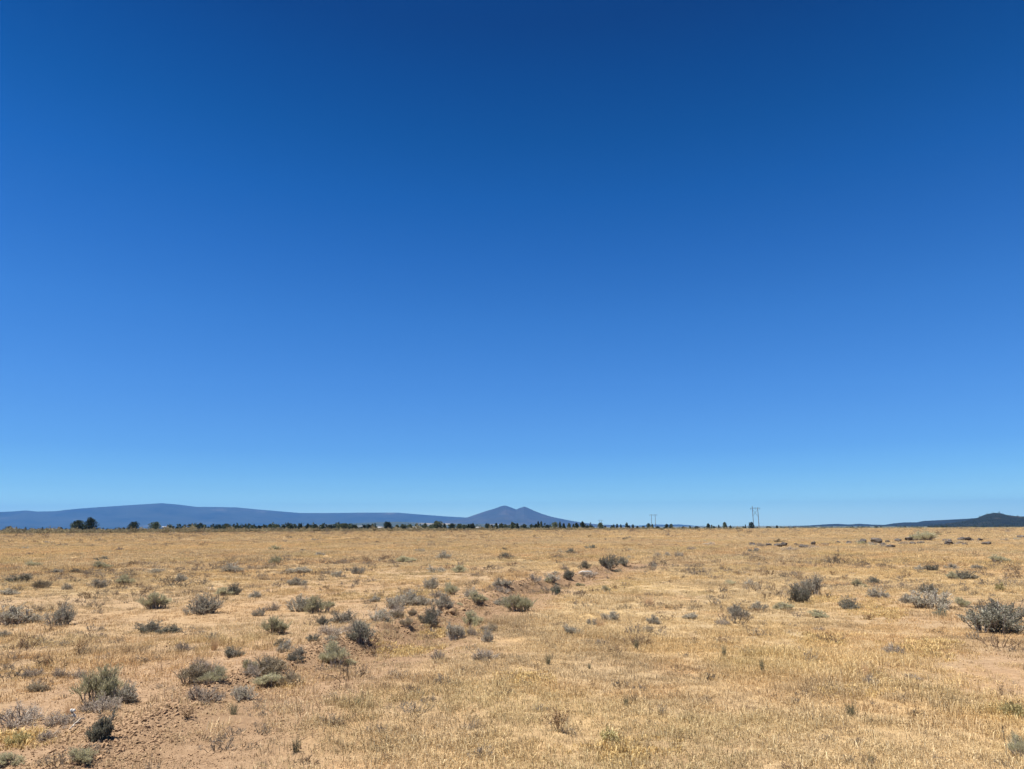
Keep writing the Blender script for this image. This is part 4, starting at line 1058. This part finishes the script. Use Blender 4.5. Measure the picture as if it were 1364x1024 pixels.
# ------------------------------------------------------------------ power poles (wooden H-frames)
def box(a, b, w, h):
    a, b = np.array(a, float), np.array(b, float); t = (b - a) / np.linalg.norm(b - a)
    s = np.cross(t, [0, 1, 0] if abs(t[1]) < .9 else [0, 0, 1]); s /= np.linalg.norm(s); u = np.cross(s, t)
    V = np.array([p + sx * s * w / 2 + su * u * h / 2 for p in (a, b) for sx, su in ((-1, -1), (1, -1), (1, 1), (-1, 1))])
    F = np.array([[0, 1, 2, 3], [4, 7, 6, 5], [0, 4, 5, 1], [1, 5, 6, 2], [2, 6, 7, 3], [3, 7, 4, 0]])
    return V, F
def hframe(px, ytop, ybar, half_px, dist, label, thick, brace=True, arm_px=None):
    x, y, z, dep = at_dist(px, dist); m = dep / F0
    def hz(yy):
        d = ray(px, yy); return EYE + d.z / math.hypot(d.x, d.y) * dist - z
    Ht, Hb, s = hz(ytop), hz(ybar), half_px * m
    o = link('power_pole', None, None, (x, y, z), -math.atan2(x, y) * .2); o.empty_display_size = 2
    for sx in (-1, 1):
        n = 8; p = np.array([[sx * s, 0, -1.0], [sx * s, 0, Ht * .5], [sx * s, 0, Ht if sx < 0 else Hb + .6]])
        V, F, R = tubes([p], [np.array([1.15, 1, .8]) * thick], 10)
        link('pole', mesh_np('pole', V, F, [M_pole], attrs={'rnd': R}, smooth=True), o)
    arm = (arm_px or half_px * 2) * m
    V, F = box((-arm, -thick * 1.2, Hb), (arm, -thick * 1.2, Hb), thick * 1.3, thick * 1.5); link('crossarm', mesh_np('crossarm', V, F, [M_pole]), o)
    if brace:
        for sx in (-1, 1):
            V, F = box((-sx * s, thick * (1.3 if sx > 0 else 2.3), Hb - 1.0), (sx * s, thick * (1.3 if sx > 0 else 2.3), Hb - 1.0 - 2.6 * s), thick * .8, thick * .8); link('brace', mesh_np('brace', V, F, [M_pole]), o)
    for k in (-1, 0, 1):
        c = k * arm * .94
        p = np.array([[c, -thick * 1.2, Hb - thick * .8 - i * .16] for i in range(9)])
        V, F, R = tubes([p], [np.array([.03, .11, .05, .11, .05, .11, .05, .11, .03]) * (thick / .2)], 8)
        link('insulator', mesh_np('insulator', V, F, [M_glass], attrs={'rnd': R}, smooth=True), o)
    return tag(o, label, 'power pole', 'wooden power poles crossing the plain')
hframe(1007.5, 673.2, 676, 3.5, 640, 'near wooden H-frame power pole with crossed braces, the taller one', .24, True, 6.4)
hframe(870.8, 684.4, 685, 2.5, 1150, 'farther wooden H-frame power pole between dark trees', .33, False, 5.2)
hframe(800, 691.6, 692.2, 1.3, 2000, 'faintest power pole, only its crossarm showing above a tree', .40, False, 3.2)

# ------------------------------------------------------------------ white buildings in the trees
def house(px, ybase, w_px, wall_px, roof_px, dist, label, name):
    x, y, z, dep = at_dist(px, dist); m = dep / F0
    W, Hw, Hr, Dp = w_px * m, wall_px * m, roof_px * m, w_px * m * .7
    d = ray(px, ybase); zb = max(z, EYE + d.z / math.hypot(d.x, d.y) * dist)
    o = link(name, None, None, (x, y, zb), .25); o.empty_display_size = 2
    # gabled wall body
    V = np.array([[sx * W / 2, sy * Dp / 2, q] for q in (-4, Hw) for sx, sy in ((-1, -1), (1, -1), (1, 1), (-1, 1))] + [[-W / 2, 0, Hw + Hr], [W / 2, 0, Hw + Hr]])
    F = np.array([[0, 1, 5, 4], [1, 2, 6, 5], [2, 3, 7, 6], [3, 0, 4, 7], [4, 7, 8, 8], [5, 9, 6, 6]])
    import bmesh
    bm = bmesh.new(); vs = [bm.verts.new(v) for v in V]
    for f in F: bm.faces.new([vs[i] for i in dict.fromkeys(f.tolist())])
    me = bpy.data.meshes.new('wall'); bm.to_mesh(me); bm.free(); me.materials.append(M_white); link('wall', me, o)
    # roof: two thick slabs with eaves
    bm = bmesh.new(); e = .35
    for sy in (-1, 1):
        sl = Hr / (Dp / 2)
        pr = [(-W / 2 - e, 0, Hw + Hr + .05), (W / 2 + e, 0, Hw + Hr + .05), (W / 2 + e, sy * (Dp / 2 + e), Hw - e * sl + .05), (-W / 2 - e, sy * (Dp / 2 + e), Hw - e * sl + .05)]
        a = [bm.verts.new(p) for p in pr]; b = [bm.verts.new((p[0], p[1], p[2] + .15)) for p in pr]
        bm.faces.new(a); bm.faces.new(b[::-1])
        for i in range(4): bm.faces.new((a[i], a[(i + 1) % 4], b[(i + 1) % 4], b[i]))
    bmesh.ops.recalc_face_normals(bm, faces=bm.faces[:])
    me = bpy.data.meshes.new('roof'); bm.to_mesh(me); bm.free(); me.materials.append(M_roof); link('roof', me, o)
    for c, ww, hh, zz, nm in ((-.25, .18, .4, .3, 'window'), (.28, .18, .4, .3, 'window'), (.02, .14, .62, 0.0, 'door')):
        V, F = box((c * W - ww * W / 2, -Dp / 2 - .03, Hw * (zz + hh / 2)), (c * W + ww * W / 2, -Dp / 2 - .03, Hw * (zz + hh / 2)), Hw * hh, .08)
        link(nm, mesh_np(nm, V, F, [M_glass]), o)
    return tag(o, label, 'building', 'white buildings among the treeline')
house(507, 704.6, 6.5, 2.2, 1.3, 440, 'white shed left of the wide pointed tree', 'shed')
house(552.5, 703.6, 4, 1.6, 1.2, 450, 'tiny white hut in a treeline gap', 'hut')
house(637, 703.6, 5.5, 1.3, 1.0, 460, 'long low white house in the treeline left of the butte foot', 'house')
house(222, 702.6, 11, 1.0, 1.3, 2600, 'long pale-roofed barn on the plain right of the open-branched juniper', 'barn')

# ------------------------------------------------------------------ haze, sky, sun
HB = 23000.0; ZT = 740.0; ZB = -40.0
V = np.array([[sx * HB, sy * HB, q] for q in (ZB, ZT) for sx, sy in ((-1, -1), (1, -1), (1, 1), (-1, 1))])
F = np.array([[3, 2, 1, 0], [4, 5, 6, 7], [0, 1, 5, 4], [1, 2, 6, 5], [2, 3, 7, 6], [3, 0, 4, 7]])
mh, nt = nodes('haze'); out = nt.nodes.new('ShaderNodeOutputMaterial'); pv = nt.nodes.new('ShaderNodeVolumePrincipled')
pv.inputs['Color'].default_value = (.12, .34, .78, 1); pv.inputs['Density'].default_value = 4.5e-5; pv.inputs['Anisotropy'].default_value = .1
nt.links.new(pv.outputs[0], out.inputs['Volume'])
ho = link('haze', mesh_np('haze', V, F, [mh])); tag(ho, 'thin blue summer haze over the plain', 'haze', kind='stuff')

SUN_AZ, SUN_EL = rad(-112), rad(65)           # to the left of the view, a little ahead
sd = Vector((math.sin(SUN_AZ) * math.cos(SUN_EL), math.cos(SUN_AZ) * math.cos(SUN_EL), math.sin(SUN_EL)))
sl = bpy.data.lights.new('sun', 'SUN'); sl.energy = 5.0; sl.angle = rad(.53); sl.color = (1, .965, .90)
so_ = bpy.data.objects.new('sun', sl); COL.objects.link(so_); so_.location = (0, 0, 50); so_.rotation_euler = (-sd).to_track_quat('-Z', 'Y').to_euler()

w = bpy.data.worlds.new('World'); scn.world = w; w.use_nodes = True
nt = w.node_tree; nt.nodes.clear()
sky = nt.nodes.new('ShaderNodeTexSky'); sky.sky_type = 'NISHITA'; sky.sun_disc = False
sky.sun_elevation = SUN_EL; sky.sun_rotation = SUN_AZ; sky.altitude = 1300; sky.air_density = 1.0; sky.dust_density = 0.0; sky.ozone_density = 3.0
bg = nt.nodes.new('ShaderNodeBackground'); bg.inputs['Strength'].default_value = .10
wo = nt.nodes.new('ShaderNodeOutputWorld')
# clear dry mountain air: a deeper blue overhead than the standard atmosphere gives
tc = nt.nodes.new('ShaderNodeTexCoord'); sx = nt.nodes.new('ShaderNodeSeparateXYZ'); nt.links.new(tc.outputs['Generated'], sx.inputs[0])
rp = ramp(nt, [(0.0, (.48, .70, .82)), (.010, (.48, .70, .82)), (.018, (.475, .70, .80)), (.032, (.41, .645, .745)), (.050, (.31, .52, .665)), (.070, (.25, .455, .632)), (.101, (.203, .402, .615)), (.141, (.190, .393, .62)), (.192, (.166, .386, .635)), (.277, (.122, .366, .64)),
               (.358, (.073, .318, .61)), (.435, (.031, .275, .56)), (.505, (.010, .226, .475)), (.565, (.003, .182, .413)), (.619, (.0024, .141, .345)), (1.0, (.002, .118, .29))])
nt.links.new(sx.outputs['Z'], rp.inputs[0])
mc = mixc(nt, 1.0, sky.outputs[0], rp.outputs[0], 'MULTIPLY')
nt.links.new(mc, bg.inputs['Color']); nt.links.new(bg.outputs[0], wo.inputs['Surface'])

scn.view_settings.view_transform = 'Standard'; scn.view_settings.look = 'None'; scn.view_settings.exposure = 1.1; scn.view_settings.gamma = 1.0
scn.cycles.max_bounces = 6; scn.cycles.diffuse_bounces = 3; scn.cycles.glossy_bounces = 1; scn.cycles.transmission_bounces = 3; scn.cycles.volume_bounces = 0; scn.cycles.transparent_max_bounces = 8
scn.cycles.use_denoising = True; scn.cycles.denoiser = 'OPENIMAGEDENOISE'; scn.cycles.denoising_input_passes = 'RGB_ALBEDO_NORMAL'; scn.cycles.denoising_prefilter = 'ACCURATE'
